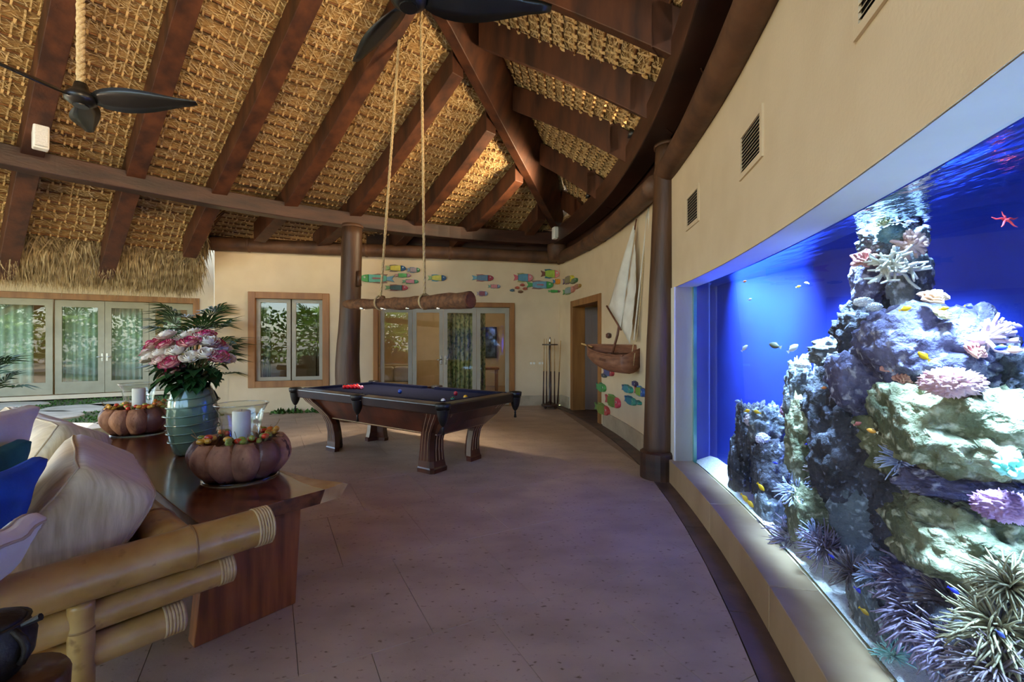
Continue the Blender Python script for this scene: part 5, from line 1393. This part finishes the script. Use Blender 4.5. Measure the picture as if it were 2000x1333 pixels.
# ---- corals
def tubes_coral(c, n, L, r, m, label, name, up=V(0,-.2,1), spread=1.0, seed=1, branch=2):
    rnd = random.Random(seed); t = thing(name, label, 'coral', tuple(c), group='corals on the reef'); mb = MB()
    MB().blob(c, (L*.35,L*.3,L*.25), seed, .2, 2, 2).build('foot', m, t, smooth=True)
    for i in range(n):
        d = (up.normalized()+V(rnd.gauss(0,1),rnd.gauss(0,1),rnd.gauss(0,.7))*spread).normalized(); p = Vector(c); pts = [p]
        for k in range(3): p = p+(d+V(rnd.gauss(0,.3),rnd.gauss(0,.3),rnd.gauss(0,.3))).normalized()*L/3; pts.append(p)
        mb.tube(pts, [r,r*.9,r*.8,r*.55], 5)
        for b in range(branch):
            q = pts[1+b%2]; e = (d+V(rnd.gauss(0,.8),rnd.gauss(0,.8),rnd.gauss(0,.8))).normalized(); mb.tube([q, q+e*L*.25, q+e*L*.4], [r*.7,r*.6,r*.4], 5)
    mb.build('branches', m, t, smooth=True, fix=False, kind='stuff'); return t
def C_(name, a, b=None, **k): return mat('coral_'+name, a, b or a, 14, .7, .4, 40, **k)
tubes_coral(tk(1742,525,.28), 26, .13, .008, C_('white','d8d4c4','f4f0e2'), 'white branching coral on the front of the spire', 'branching_coral', V(-.4,-.8,.2), .6, 2)
tubes_coral(tk(1728,437,.38), 30, .05, .004, C_('cream','b8c48a','dfe4b0'), 'pale green tufted coral near the spire tip', 'tuft_coral', V(-.2,-.4,1), .8, 3, 1)
tubes_coral(tk(1912,662,.45), 16, .10, .009, C_('mauve','9a7f9c','d0b8c4'), 'mauve finger coral on the right slope', 'finger_coral', V(.5,-.4,.4), .5, 4)
tubes_coral(tk(1775,480,.35), 26, .065, .012, C_('rosy','b08a88','dcbcae'), 'rosy lobed coral at the right of the spire tip', 'lobed_coral', V(.2,-.6,.4), .8, 5, 2)
tubes_coral(tk(1695,488,.45), 14, .05, .007, C_('violet','8a6a9a','b89ac0'), 'violet stubby coral at the left of the spire tip', 'stubby_coral', V(-.5,-.4,.5), .7, 6, 1)
tubes_coral(tk(1685,668,.32), 18, .045, .007, C_('plum','7a5a80','b090a8'), 'plum knobbed coral on the grey ledge', 'knobbed_coral', V(-.3,-.4,.8), .8, 7, 1)
tubes_coral(tk(1985,925,.2), 10, .07, .013, C_('aqua','7ad0c0','c8f4e4'), 'aqua white coral at the right edge of view', 'pale_coral', V(-.4,-.4,.5), .9, 8, 1)
def bubble_coral(px, py, f, rx, rz, c1, c2, label, freq=9):
    c = tk(px, py, f); s = c.y/F; m = C_(label[:8].replace(' ','_'), c1, c2); mb = MB(); mb.blob(c, (rx*s, min(rx,rz)*s*.9, rz*s), px*.01, .6, freq*.8, 5, math.radians(-38), mode=1)
    return tag(mb.build('bubble_coral', m, smooth=True, fix=False), label, 'coral', 'corals on the reef')
bubble_coral(1858,748,.2,46,27,'b8848c','e4b8b4','pink bubble coral on the right shoulder of the reef')
bubble_coral(1962,990,.2,46,28,'8a5f8c','c49ab8','purple pink bubble coral at the right edge')
bubble_coral(1743,458,.3,22,16,'5f8aa0','a8c8d0','small blue brain coral near the spire tip',12)
bubble_coral(1686,590,.3,15,8,'d8d8e0','f4f4f8','small white coral cushion at the spire foot',6); bubble_coral(1708,600,.28,12,8,'c8ccd8','f0f0f4','second white coral cushion at the spire foot',6)
bubble_coral(1566,712,.3,13,7,'d0d4d8','f4f6f4','white coral cap on the left reef pillar',6)
bubble_coral(1478,822,.38,20,14,'b8a8b8','e0d0d8','pale lilac coral on the left outcrop',7); bubble_coral(1542,803,.4,15,15,'8a5f80','b08aa8','wine coloured coral beside the pillar',8)
bubble_coral(1490,858,.3,12,11,'c8c0dc','eae4f4','small lilac coral ball on the left outcrop',7)
def plate_coral(px, py, f, r, c1, c2, label, up=V(-.3,-.5,1), seed=1):
    c = tk(px, py, f); s = c.y/F; R = r*s; t = thing('plate_coral', label, 'coral', tuple(c), group='corals on the reef'); q = up.normalized().to_track_quat('Z','Y').to_matrix(); m = C_('plate'+c1, c1, c2)
    for lay in range(3):
        mb = MB(); n = 28
        for j in range(5):
            k = j/4; rr = R*(1-.22*lay)*k
            for i in range(n):
                a = 2*PI*i/n; w = 1+.22*k*math.sin(a*5+lay+seed)*k
                mb.v.append(c+q @ V(rr*w*math.cos(a)+lay*R*.12, rr*w*math.sin(a), R*(.5*k*k+.12*k*math.sin(a*7+lay)-.1)+lay*R*.16))
        for j in range(4):
            for i in range(n): mb.f.append((j*n+i, j*n+(i+1)%n, (j+1)*n+(i+1)%n, (j+1)*n+i))
        o = mb.build('leaf_plate', m, t, smooth=True, fix=False); md = o.modifiers.new('t','SOLIDIFY'); md.thickness = .005
plate_coral(1686,510,.3,20,'a86a74','e0a8a0','salmon plate coral on the left of the spire',V(-.6,-.6,.5))
plate_coral(1820,588,.32,22,'a8846c','dcb896','tan plate coral on top of the lavender boulder',V(-.2,-.6,.9),2)
plate_coral(1838,620,.32,15,'8a8458','c0b888','olive plate coral right of the tan one',V(.2,-.6,.9),3)
plate_coral(1748,722,.22,22,'a8605c','e4a494','coral pink ruffled plate on the mid boulder',V(-.4,-.8,.5),4); plate_coral(1762,742,.22,16,'b06a60','e8b09c','smaller ruffled pink plate below its twin',V(-.3,-.8,.4),5)
plate_coral(1895,688,.4,20,'8a5a5c','b8827c','rust plate coral on the right slope',V(.2,-.7,.6),6)

# ---- anemones
def anemone(px, py, f, r, n, c1, c2, label, L=1.0, droop=.3, seed=1, thick=.055, aim=V(-.35,-.45,.8)):
    c = tk(px, py, f); s = c.y/F; R = r*s; rnd = random.Random(seed*13+px); t = thing('sea_anemone', label, 'anemone', tuple(c-V(0,0,R*.3)), group='sea anemones')
    m = mat('anem_'+c1, c1, c2, 30, .5, .1, 60); q = aim.normalized().to_track_quat('Z','Y').to_matrix()
    MB().blob(c-aim.normalized()*R*.12, (R*.36,R*.36,R*.3), seed, .12, 2, 2).build('body', m, t, smooth=True)
    mb = MB()
    for i in range(n):
        k = math.sqrt((i+.5)/n); a = i*2.39996; th = k*1.45+rnd.gauss(0,.1)
        d = V(math.sin(th)*math.cos(a), math.sin(th)*math.sin(a), math.cos(th)); p0 = q @ (d*R*.25); p = c+p0; pts = [p]; dd = q @ d; l = R*L*rnd.uniform(.6,1.1)
        cu = V(rnd.gauss(0,.4),rnd.gauss(0,.4),rnd.gauss(0,.4))
        for w in range(4): dd = (dd+V(0,0,-droop*.35)+cu*.3).normalized(); p = p+dd*l*.22; pts.append(p)
        th_ = R*thick; mb.tube(pts, [th_, th_*.95, th_*.85, th_*.75, th_*.5], 5)
    mb.build('tentacles', m, t, smooth=True, fix=False, kind='stuff')
pal = dict(w=('9aa4d0','d0d8f4'), p=('5a4a62','94849a'), b=('4c4044','806e72'), o=('5e563e','968a68'), t=('7ac8c0','c8f4ec'), g=('3fae80','90f0c0'))
AN = [(1558,968,.12,34,60,'w','white starburst anemone on the left rock'),(1548,1060,.15,46,70,'p','plum anemone left of the green rock'),(1612,1075,.12,44,80,'p','purple long armed anemone at the reef foot'),
 (1590,1045,.2,26,40,'w','pale anemone between the two purple ones'),(1712,1130,.08,34,60,'w','white anemone beside the leaning slab'),(1625,930,.45,40,50,'b','brown anemone in the central hollow'),
 (1762,905,.25,38,50,'w','lilac white anemone under the plate rock'),(1798,1075,.3,36,60,'b','brown anemone at the edge of the dark hollow'),(1838,1085,.25,34,50,'t','turquoise grey anemone under the olive rock'),
 (1830,975,.3,36,44,'p','violet anemone on the purple ledge'),(1575,1135,.03,16,40,'t','bright turquoise anemone on the sand'),(1611,1162,.03,15,40,'g','bright green anemone on the sand'),
 (1545,1095,.1,24,36,'o','olive small anemone behind the sand edge'),(1640,1190,.05,22,30,'o','tan wispy anemone beside the grey pitted rock'),(1745,1285,.02,32,50,'t','mint white anemone on the sand at the front'),
 (1730,1318,.03,42,36,'o','straw coloured anemone cut by the bottom edge'),(1790,1150,.15,70,110,'p','large mauve anemone behind the front rock'),(1800,1215,.1,72,120,'p','large mauve anemone with hooked arms'),
 (1865,1190,.15,64,100,'b','large brown anemone left of the corner'),(1870,1275,.08,76,130,'p','big purple anemone at the bottom right'),(1950,1240,.1,80,120,'o','big olive anemone in the right corner'),
 (1970,1150,.25,64,90,'o','olive anemone at the right edge'),(1945,1320,.05,76,110,'b','brown anemone at the bottom right corner'),(1665,1120,.15,40,60,'b','dark brown anemone in the rubble'),(1500,1040,.1,26,30,'b','rusty anemone at the left foot of the reef')]
for i, (px, py, f, r, n, c, l) in enumerate(AN): anemone(px, py, f+(.1 if f < .2 else 0), r*1.0, int(n*1.7), *pal[c], l, 1.15, .35 if r < 60 else .6, i+1, .034 if r > 40 else .045)

# ---- reef fish and the red star
def reef_fish(px, py, f, L, face, c, tailc, label, tilt=0.0):
    p = tk(px, py, f); s = p.y/F; l = L*s; t = thing('reef_fish', label, 'fish', tuple(p), group='reef fish'); a = math.radians(-58); e = V(math.cos(a)*face, math.sin(a)*face, math.sin(tilt)).normalized(); u = V(0,0,1); w = e.cross(u).normalized(); u = w.cross(e)
    mb = MB(); n = 8
    for i in range(n+1):
        k = i/n; h = l*.24*math.sin(PI*(k*.92+.04))**.8; b = h*.4
        for q in range(8): an = 2*PI*q/8; mb.v.append(p+e*l*(k-.5)*.8+u*h*math.cos(an)+w*b*math.sin(an))
    for i in range(n):
        for q in range(8): mb.f.append((i*8+q, i*8+(q+1)%8, i*8+8+(q+1)%8, i*8+8+q))
    mb.f += [tuple(range(8)), tuple(n*8+q for q in range(8))]
    mb.build('body', mat('fish_'+c, c, None, 10, .4), t, smooth=True)
    q0 = p-e*l*.36; mb = MB(); mb.hexa([q0-u*l*.03-w*l*.01, q0+u*l*.03-w*l*.01, q0+u*l*.03+w*l*.01, q0-u*l*.03+w*l*.01, q0-e*l*.2-u*l*.15-w*l*.004, q0-e*l*.2+u*l*.15-w*l*.004, q0-e*l*.2+u*l*.15+w*l*.004, q0-e*l*.2-u*l*.15+w*l*.004]); mb.build('tail', mat('fish_'+tailc, tailc, None, 10, .4), t)
    q1 = p+u*l*.2; mb = MB(); mb.add([q1-e*l*.2, q1+e*l*.18, q1-e*l*.12+u*l*.1], [(0,1,2)]); mb.build('dorsal_fin', mat('fish_'+tailc, tailc), t, fix=False)
y_, b_, w_, o_c = 'd8a80c', '1c2fd0', 'c8d0d8', 'c86a2c'
FISH = [(1803,695,.05,26,-1,y_,y_,'yellow fish upright before the lavender boulder',1.2),(1770,603,.1,22,1,y_,y_,'yellow fish at the spire foot',.3),(1845,603,.1,16,1,y_,y_,'small yellow fish beside the tan plate coral',.2),
 (1702,842,.05,20,-1,'e09a3c','f0e0c0','orange and white fish in mid reef',.2),(1676,828,.08,16,1,'b0605c','c87a70','reddish fish left of the orange and white one',.6),(1456,975,.1,22,1,y_,y_,'yellow fish lowest of the trio at the left outcrop',-1),
 (1466,985,.08,20,1,y_,y_,'yellow fish right of the trio at the left outcrop',-1),(1452,990,.12,18,1,y_,y_,'yellow fish left of the trio at the left outcrop',-1),(1487,953,.15,20,1,y_,y_,'yellow fish alone above the trio',-1.1),
 (1460,803,.2,14,1,y_,y_,'yellow fish above the left outcrop',.3),(1478,805,.2,16,-1,'c8a020',y_,'second yellow fish above the left outcrop',.2),(1550,680,.2,26,1,w_,w_,'pale oval fish left of the grey ledge',.9),
 (1512,675,.2,26,-1,'5a5f50','8a8a60','dark striped fish in open water',.3),(1455,680,.2,18,1,w_,w_,'pale slim fish in open water at left',1.2),(1441,785,.2,16,-1,'6a7ac0','6a7ac0','lavender fish above the left outcrop',.1),
 (1864,1155,.05,20,1,b_,b_,'deep blue fish above the big mauve anemones',-.4),(1678,1155,.05,18,1,b_,b_,'deep blue fish above the grey pitted rock',-.5),(1625,1088,.06,12,1,b_,b_,'small blue fish at the purple anemone',-.4),(1580,1090,.06,11,1,b_,b_,'tiny blue fish left of the purple anemone',0),
 (1689,1196,.03,20,1,'a8801c',y_,'golden brown fish in front of the pitted rock',-.5),(1955,680,.3,24,-1,b_,y_,'blue and yellow fish near the right edge',-.2),(1982,685,.3,26,-1,'c89a94','b05a50','pale banded fish at the right edge',-.1),
 (1893,600,.5,14,1,b_,y_,'small blue fish in open water at right',-.5),(1988,637,.5,18,1,'4a3fc0','4a3fc0','violet blue fish at the right edge',-.4),(1610,758,.1,12,1,o_c,'e0c0a0','small orange fish under the grey ledge',.2),
 (1560,560,.3,10,1,y_,w_,'tiny yellow fish below the water line',.2),(1575,553,.3,10,-1,w_,w_,'tiny white fish below the water line',.4),(1455,550,.3,9,1,o_c,y_,'tiny orange fish near the water line at left',.1),(1465,585,.3,9,1,w_,w_,'tiny white fish under the orange one',.3),
 (1515,905,.2,10,1,b_,b_,'tiny blue fish at the left outcrop',0),(1576,868,.2,8,1,b_,b_,'tiny blue fish before the pillar',.3),(1432,935,.2,10,1,b_,b_,'tiny blue fish left of the reef',.8),(1955,1240,.02,18,1,'3a4a9a','c8d0e0','blue striped fish among the corner anemones',-.8),(1843,1325,.02,20,1,'2a2f50','d0d8e8','black and white fish at the bottom edge',-1)]
for a in FISH: reef_fish(*a)
c = tk(1965,430,.5); SS = thing('sea_star', 'red brittle star high in the open water at right', 'sea star', tuple(c))
M_star = mat('red_star','b01c2c','d83a44',10,.6)
MB().blob(c,(.009,.009,.005),1,.1,2,2).build('disc', M_star, SS, smooth=True)
for k in range(5):
    a = k*1.2566+.3; e = V(math.cos(a),.3*math.sin(a),math.sin(a)*.7)
    MB().tube([c, c+e*.016+V(0,0,.003), c+e*.032-V(0,0,.003), c+e*.048], [.004,.0035,.0025,.001], 6).build('arm', M_star, SS, smooth=True)
# ------------------------------------------------------------------ curtains and furniture behind the glass
M_curt = mat('sage_curtain', '93a68c', 'a9b9a0', 3, .9, sheen=.3); M_curt2 = mat('patterned_curtain', '8a8a4c', 'bdb87a', 9, .9, c3='5a6a34', c3scale=14, c3lo=.5, c3hi=.6)
def curtain(fr, u0, u1, n, z0, z1, m, label, waves):
    mb = MB(); k = 60
    for i in range(k+1):
        u = u0+(u1-u0)*i/k; d = .035*math.sin(2*PI*waves*i/k)+.012*math.sin(5.1*i/k*waves)
        for z, s in ((z0,1.25),(z0+(z1-z0)*.5,1.05),(z1,.8)): mb.v.append(fr.p(u, n+d*s, z))
    for i in range(k):
        for j in (0,1): a = i*3+j; mb.f.append((a, a+3, a+4, a+1))
    o = mb.build('curtain', m, smooth=True, fix=False); md = o.modifiers.new('t','SOLIDIFY'); md.thickness = .004
    return tag(o, label, 'curtain', 'curtains behind the glass doors')
zc = LZ-.05
curtain(LB, LB.upx(-120), LB.upx(55), .3, .12, zc, M_curt, 'sage green curtain behind the leftmost door leaf', 9)
curtain(LB, LB.upx(112), LB.upx(196), .3, .12, zc, M_curt, 'sage green curtain behind the second door leaf', 6)
curtain(LB, LB.upx(212), LB.upx(286), .3, .12, zc, M_curt, 'sage green curtain behind the third door leaf', 6)
curtain(LB, LB.upx(315), LB.upx(350), .34, .12, zc, M_curt, 'sage green curtain behind the rightmost court door leaf', 3)
curtain(S1, S1.upx(872), S1.upx(928), .4, .02, 2.3, M_curt2, 'olive patterned curtain behind the third lounge door leaf', 6)
curtain(S1, S1.upx(936), S1.upx(952), .45, .02, 2.3, M_curt2, 'narrow olive patterned curtain behind the last lounge door leaf', 2)
curtain(S2, S2.upx(612), S2.upx(632), .35, .4, 2.4, mat('brown_curtain','5a4a30','6e5c3e',6,.9), 'brown curtain at the right of the small window', 3)
curtain(S2, S2.upx(505), S2.upx(520), .35, .4, 2.4, mat('grey_curtain','8a8f80','9ca090',6,.9), 'grey curtain at the left of the small window', 3)
M_beige = mat('beige_fabric', 'b8a888', 'c8b99a', 8, .9)
u = S1.upx(762); AC = thing('lounge_sofa', 'beige sofa seen through the first glass door leaf', 'sofa', tuple(S1.p(u,1.5,0)))
MB().fbox(S1,u-.75,u+.45,1.2,2.0,.12,.42).build('seat', M_beige, AC, bevel=.04); MB().fbox(S1,u-.75,u+.45,1.9,2.15,.3,.85).build('backrest', M_beige, AC, bevel=.05)
for q in (u-.75, u+.3): MB().fbox(S1,q,q+.16,1.2,2.0,.12,.62).build('armrest', M_beige, AC, bevel=.04)
for q in (u-.3, u+.1): MB().fbox(S1,q-.2,q+.2,1.75,1.9,.42,.8).build('cushion', M_white_f, AC, bevel=.05)
u = S1.upx(980); PC = thing('wall_picture', 'tall dark framed picture on the wall inside the lounge', 'picture', tuple(S1.p(u,4.5,1)))
MB().fbox(S1,u-.05,u+.45,4.52,4.56,.9,1.9).build('frame', M_black, PC); MB().fbox(S1,u,u+.4,4.51,4.525,.95,1.85).build('print', mat('photo_print','1a2430','5a708a',6,.4), PC)
u = S1.upx(972); WC = thing('woven_chair', 'wooden side table with a vase inside the last lounge door leaf', 'side table', tuple(S1.p(u,2.2,0)))
WC.name = 'side_table'
MB().fbox(S1,u-.3,u+.3,2.0,2.4,.68,.74).build('top', M_oak, WC, bevel=.01)
for a in (u-.26,u+.22):
    for b in (2.03,2.33): MB().fbox(S1,a,a+.05,b,b+.05,0,.68).build('leg', M_oak, WC)
# ceiling lamps added, out of sight, to light the rooms behind
for nme, fr, u, n, e in (('lounge_lamp', S1, (d_u0+d_u1)/2, 2.4, 13), ('bedroom_lamp', LB, (lu0+lu1)/2, 1.6, 9)):
    c = fr.p(u, n, 2.7); t = thing('ceiling_lamp', 'flat ceiling lamp in the %s behind the glass' % nme.split('_')[0], 'lamp', tuple(c))
    MB().lathe([(0,0),(.16,0),(.16,.05),(0,.05)], c, 20).build('shade', emitmat('lamp_glass','ffe8c4',3), t)
    add_light(nme, 'POINT', tuple(c-V(0,0,.12)), e, (1,.85,.62), shadow_soft_size=.15)

# ------------------------------------------------------------------ fan palm and groundcover in the court
M_palm = mat('palm_leaf', '12280f', '2a4a1c', 9, .45, .1, 30); M_cane2 = mat('palm_cane', '3a3420', '54482c', 9, .8)
def fan_palm(loc, h, n, seed, label, leafm=None, R=.42, fingers=9):
    rnd = random.Random(seed); t = thing('fan_palm', label, 'palm', tuple(loc)); L = Vector(loc)
    for k in range(4): MB().tube([L+V(.08*math.cos(k*1.7),.08*math.sin(k*1.7),0), L+V(.14*math.cos(k*1.7),.14*math.sin(k*1.7),h*(.6+.1*k))], .018, 6).build('stem', M_cane2, t, smooth=True)
    for i in range(n):
        a = i*2.4+rnd.uniform(-.3,.3); el = rnd.uniform(-.1,.9); z = h*rnd.uniform(.35,.95); d = V(math.cos(a)*math.cos(el), math.sin(a)*math.cos(el), math.sin(el)); p0 = L+V(.1*math.cos(a),.1*math.sin(a),z); p1 = p0+d*R*.8+V(0,0,-.03)
        st_ = MB().tube([p0, p0.lerp(p1,.5)+V(0,0,.05), p1], .006, 5).build('leaf_stalk', M_cane2, t)
        mb = MB(); s = d.cross(V(0,0,1)).normalized(); up = s.cross(d)
        for q in range(fingers):
            b = (-1.25+2.5*q/(fingers-1)); e = (d*math.cos(b)+s*math.sin(b)); l = R*rnd.uniform(.75,1.05); w = e.cross(up).normalized()*R*.055
            m1 = p1+e*l*.5+up*.03; m2 = p1+e*l-V(0,0,.12*l)
            mb.add([p1, m1-w, m1+w, m2, m1+up*.012], [(0,1,4),(0,4,2),(1,3,4),(4,3,2)])
        mb.build('fan_leaf', leafm or M_palm, t, fix=False)
fan_palm(V(-5.75,8.35,-.03), 2.0, 34, 3, 'dark green fan palm in the court corner behind the flower vase', None, .5)
fan_palm(V(-9.6,8.2,-.03), 1.05, 14, 5, 'small fan palm at the left edge of the court', None, .45)
# groundcover tufts: countless
mb = MB(); rnd = random.Random(9)
def tuft(x, y, r, n, hh):
    for _ in range(n):
        a = rnd.uniform(0,6.28); q = rnd.uniform(0,r); p = V(x+q*math.cos(a), y+q*math.sin(a), -.04); e = V(rnd.gauss(0,.6),rnd.gauss(0,.6),1).normalized(); l = rnd.uniform(.5,1)*hh; s = V(math.cos(a*3),math.sin(a*3),0)*l*.3
        mb.add([p, p+e*l*.6-s, p+e*l, p+e*l*.6+s], [(0,1,2),(0,2,3)])
stones = [o for o in COL.objects if o.name.startswith('stepping_stone')]
for _ in range(900):
    y = rnd.uniform(6.6,12.8); x = rnd.uniform(-13.5,-6.0)
    if (x+5.75)*(-1.95)-(y-8.95)*(-.85) < 0 and x > -7.6 and y < 8.9: continue
    lim = LB.o.y+(x-LB.o.x)*LB.u.y/LB.u.x
    if y > lim-.15 or (y > 9.0 and x > -6.2): continue
    on = False
    for s in stones:
        dm = s.dimensions
        if ((x-s.location.x)/(max(.2,s.data.vertices[0].co.x and max(abs(v.co.x) for v in s.data.vertices))))**2+((y-s.location.y)/max(.1,max(abs(v.co.y) for v in s.data.vertices)))**2 < .95: on = True; break
    if not on: tuft(x, y, .16, 12, .07)
for _ in range(26):
    k = rnd.random(); p = S2.p(-.2+2.6*k, -.1-.1*rnd.random(), 0); tuft(p.x, p.y, .1, 10, .16)
tag(mb.build('groundcover', M_cover, fix=False), 'low green groundcover between the stepping stones', 'plants', kind='stuff')

# ------------------------------------------------------------------ garden behind the viewer, mirrored in the panes
M_gpalm = mat('garden_leaf', '4a7a1c', '9ac23a', 5, .5)
M_hedge = mat('hedge_leaf', '2f5a18', '6f9a34', 5, .6)
hedge = MB(); rnd = random.Random(31)
for _ in range(5200):
    p = V(rnd.uniform(-26,7), -14+rnd.gauss(0,.7), rnd.uniform(0,3.4)); e = V(rnd.gauss(0,1),rnd.gauss(.4,1),rnd.gauss(.3,1)).normalized(); s = e.orthogonal().normalized(); l = rnd.uniform(.25,.5)
    hedge.add([p, p+e*l*.5+s*l*.25, p+e*l, p+e*l*.5-s*l*.25], [(0,1,2),(0,2,3)])
tag(hedge.build('hedge', M_hedge, fix=False), 'tall green hedge closing the garden behind the viewer', 'hedge', kind='stuff')
spots = [(-9,-9,3.2,'left garden palm behind the viewer'),(-5.5,-11,3.6,'second garden palm behind the viewer'),(-1.5,-10,3.0,'middle garden palm behind the viewer'),(-13,-3,3.2,'garden palm left of the sofa side'),(-14,2,3.0,'garden palm at the far left outside view'),(2,-12,3.4,'right garden palm behind the viewer')]
for k, (x, y, h, l) in enumerate(spots): fan_palm(V(x,y,-.06), h, 46, 20+k, l, M_gpalm, 1.1, 9)

# ------------------------------------------------------------------ unseen floodlights added on the beams, each brightening the opposite slope
def fill_flood(p, aim, e, label, cone=88):
    t = thing('floodlight', label, 'lamp', tuple(p), group='floodlights on the beams'); d = (aim-p).normalized()
    MB().tube([p-d*.05, p+d*.06], [.045,.06], 14).build('can', M_black, t, smooth=True); MB().tube([V(p.x,p.y,BZ1), p], .012, 8).build('stem', M_black, t)
    o = add_light('flood_lamp', 'SPOT', tuple(p+d*.09), e, (1,.75,.45), spot_size=math.radians(cone), spot_blend=1.0, shadow_soft_size=.25); o.rotation_euler = (-d).to_track_quat('Z','Y').to_euler()
for y, a, l in ((8.0,V(-2.3,8.2,4.6),'floodlight on the curved beam in the far corner'),(5.6,V(-2.6,6.4,5.2),'floodlight on the curved beam behind the trunk column'),(2.6,V(-3.6,5.4,5.4),'floodlight on the curved beam above the aquarium'),(-.6,V(-4.8,3.2,5.2),'floodlight on the curved beam beside the viewer')):
    p = rwp(y,-.2,BZ1+.16); fill_flood(p, a, FILL_L, l)
for s, a, l in ((9.2,V(.9,6.8,4.8),'first floodlight on the left beam beyond view'),(9.8,V(.7,5.0,5.0),'second floodlight on the left beam beyond view'),(10.6,V(.4,3.2,5.0),'third floodlight on the left beam beyond view')):
    p = cr([V(x,y,0) for x, y in LBEAM], s); p.z = BZ1+.16; fill_flood(p, a+V(0,0,.7), FILL_R, l, 46)
# floor lamp added as warm fill out of view; a mirrored shade suggests one
fl = V(-5.8,1.0,0); t = thing('floor_lamp', 'floor lamp with a white drum shade left of the sofa, out of view', 'lamp', tuple(fl))
MB().lathe([(0,0),(.16,0),(.16,.02),(.02,.04),(0,.04)], fl, 20).build('base', M_black, t); MB().tube([fl+V(0,0,.03), fl+V(0,0,1.5)], .012, 8).build('pole', M_black, t)
MB().lathe([(.2,1.42),(.17,1.75)], fl, 28).build('shade', mat('lamp_shade','e8dcc4',None,4,.8), t, smooth=True)
MATS['lamp_shade'].node_tree.nodes['Principled BSDF'].inputs['Alpha'].default_value = .45
add_light('floor_lamp_bulb', 'POINT', tuple(fl+V(0,0,1.6)), FILL_LAMP_W, (1,.8,.56), shadow_soft_size=.12)
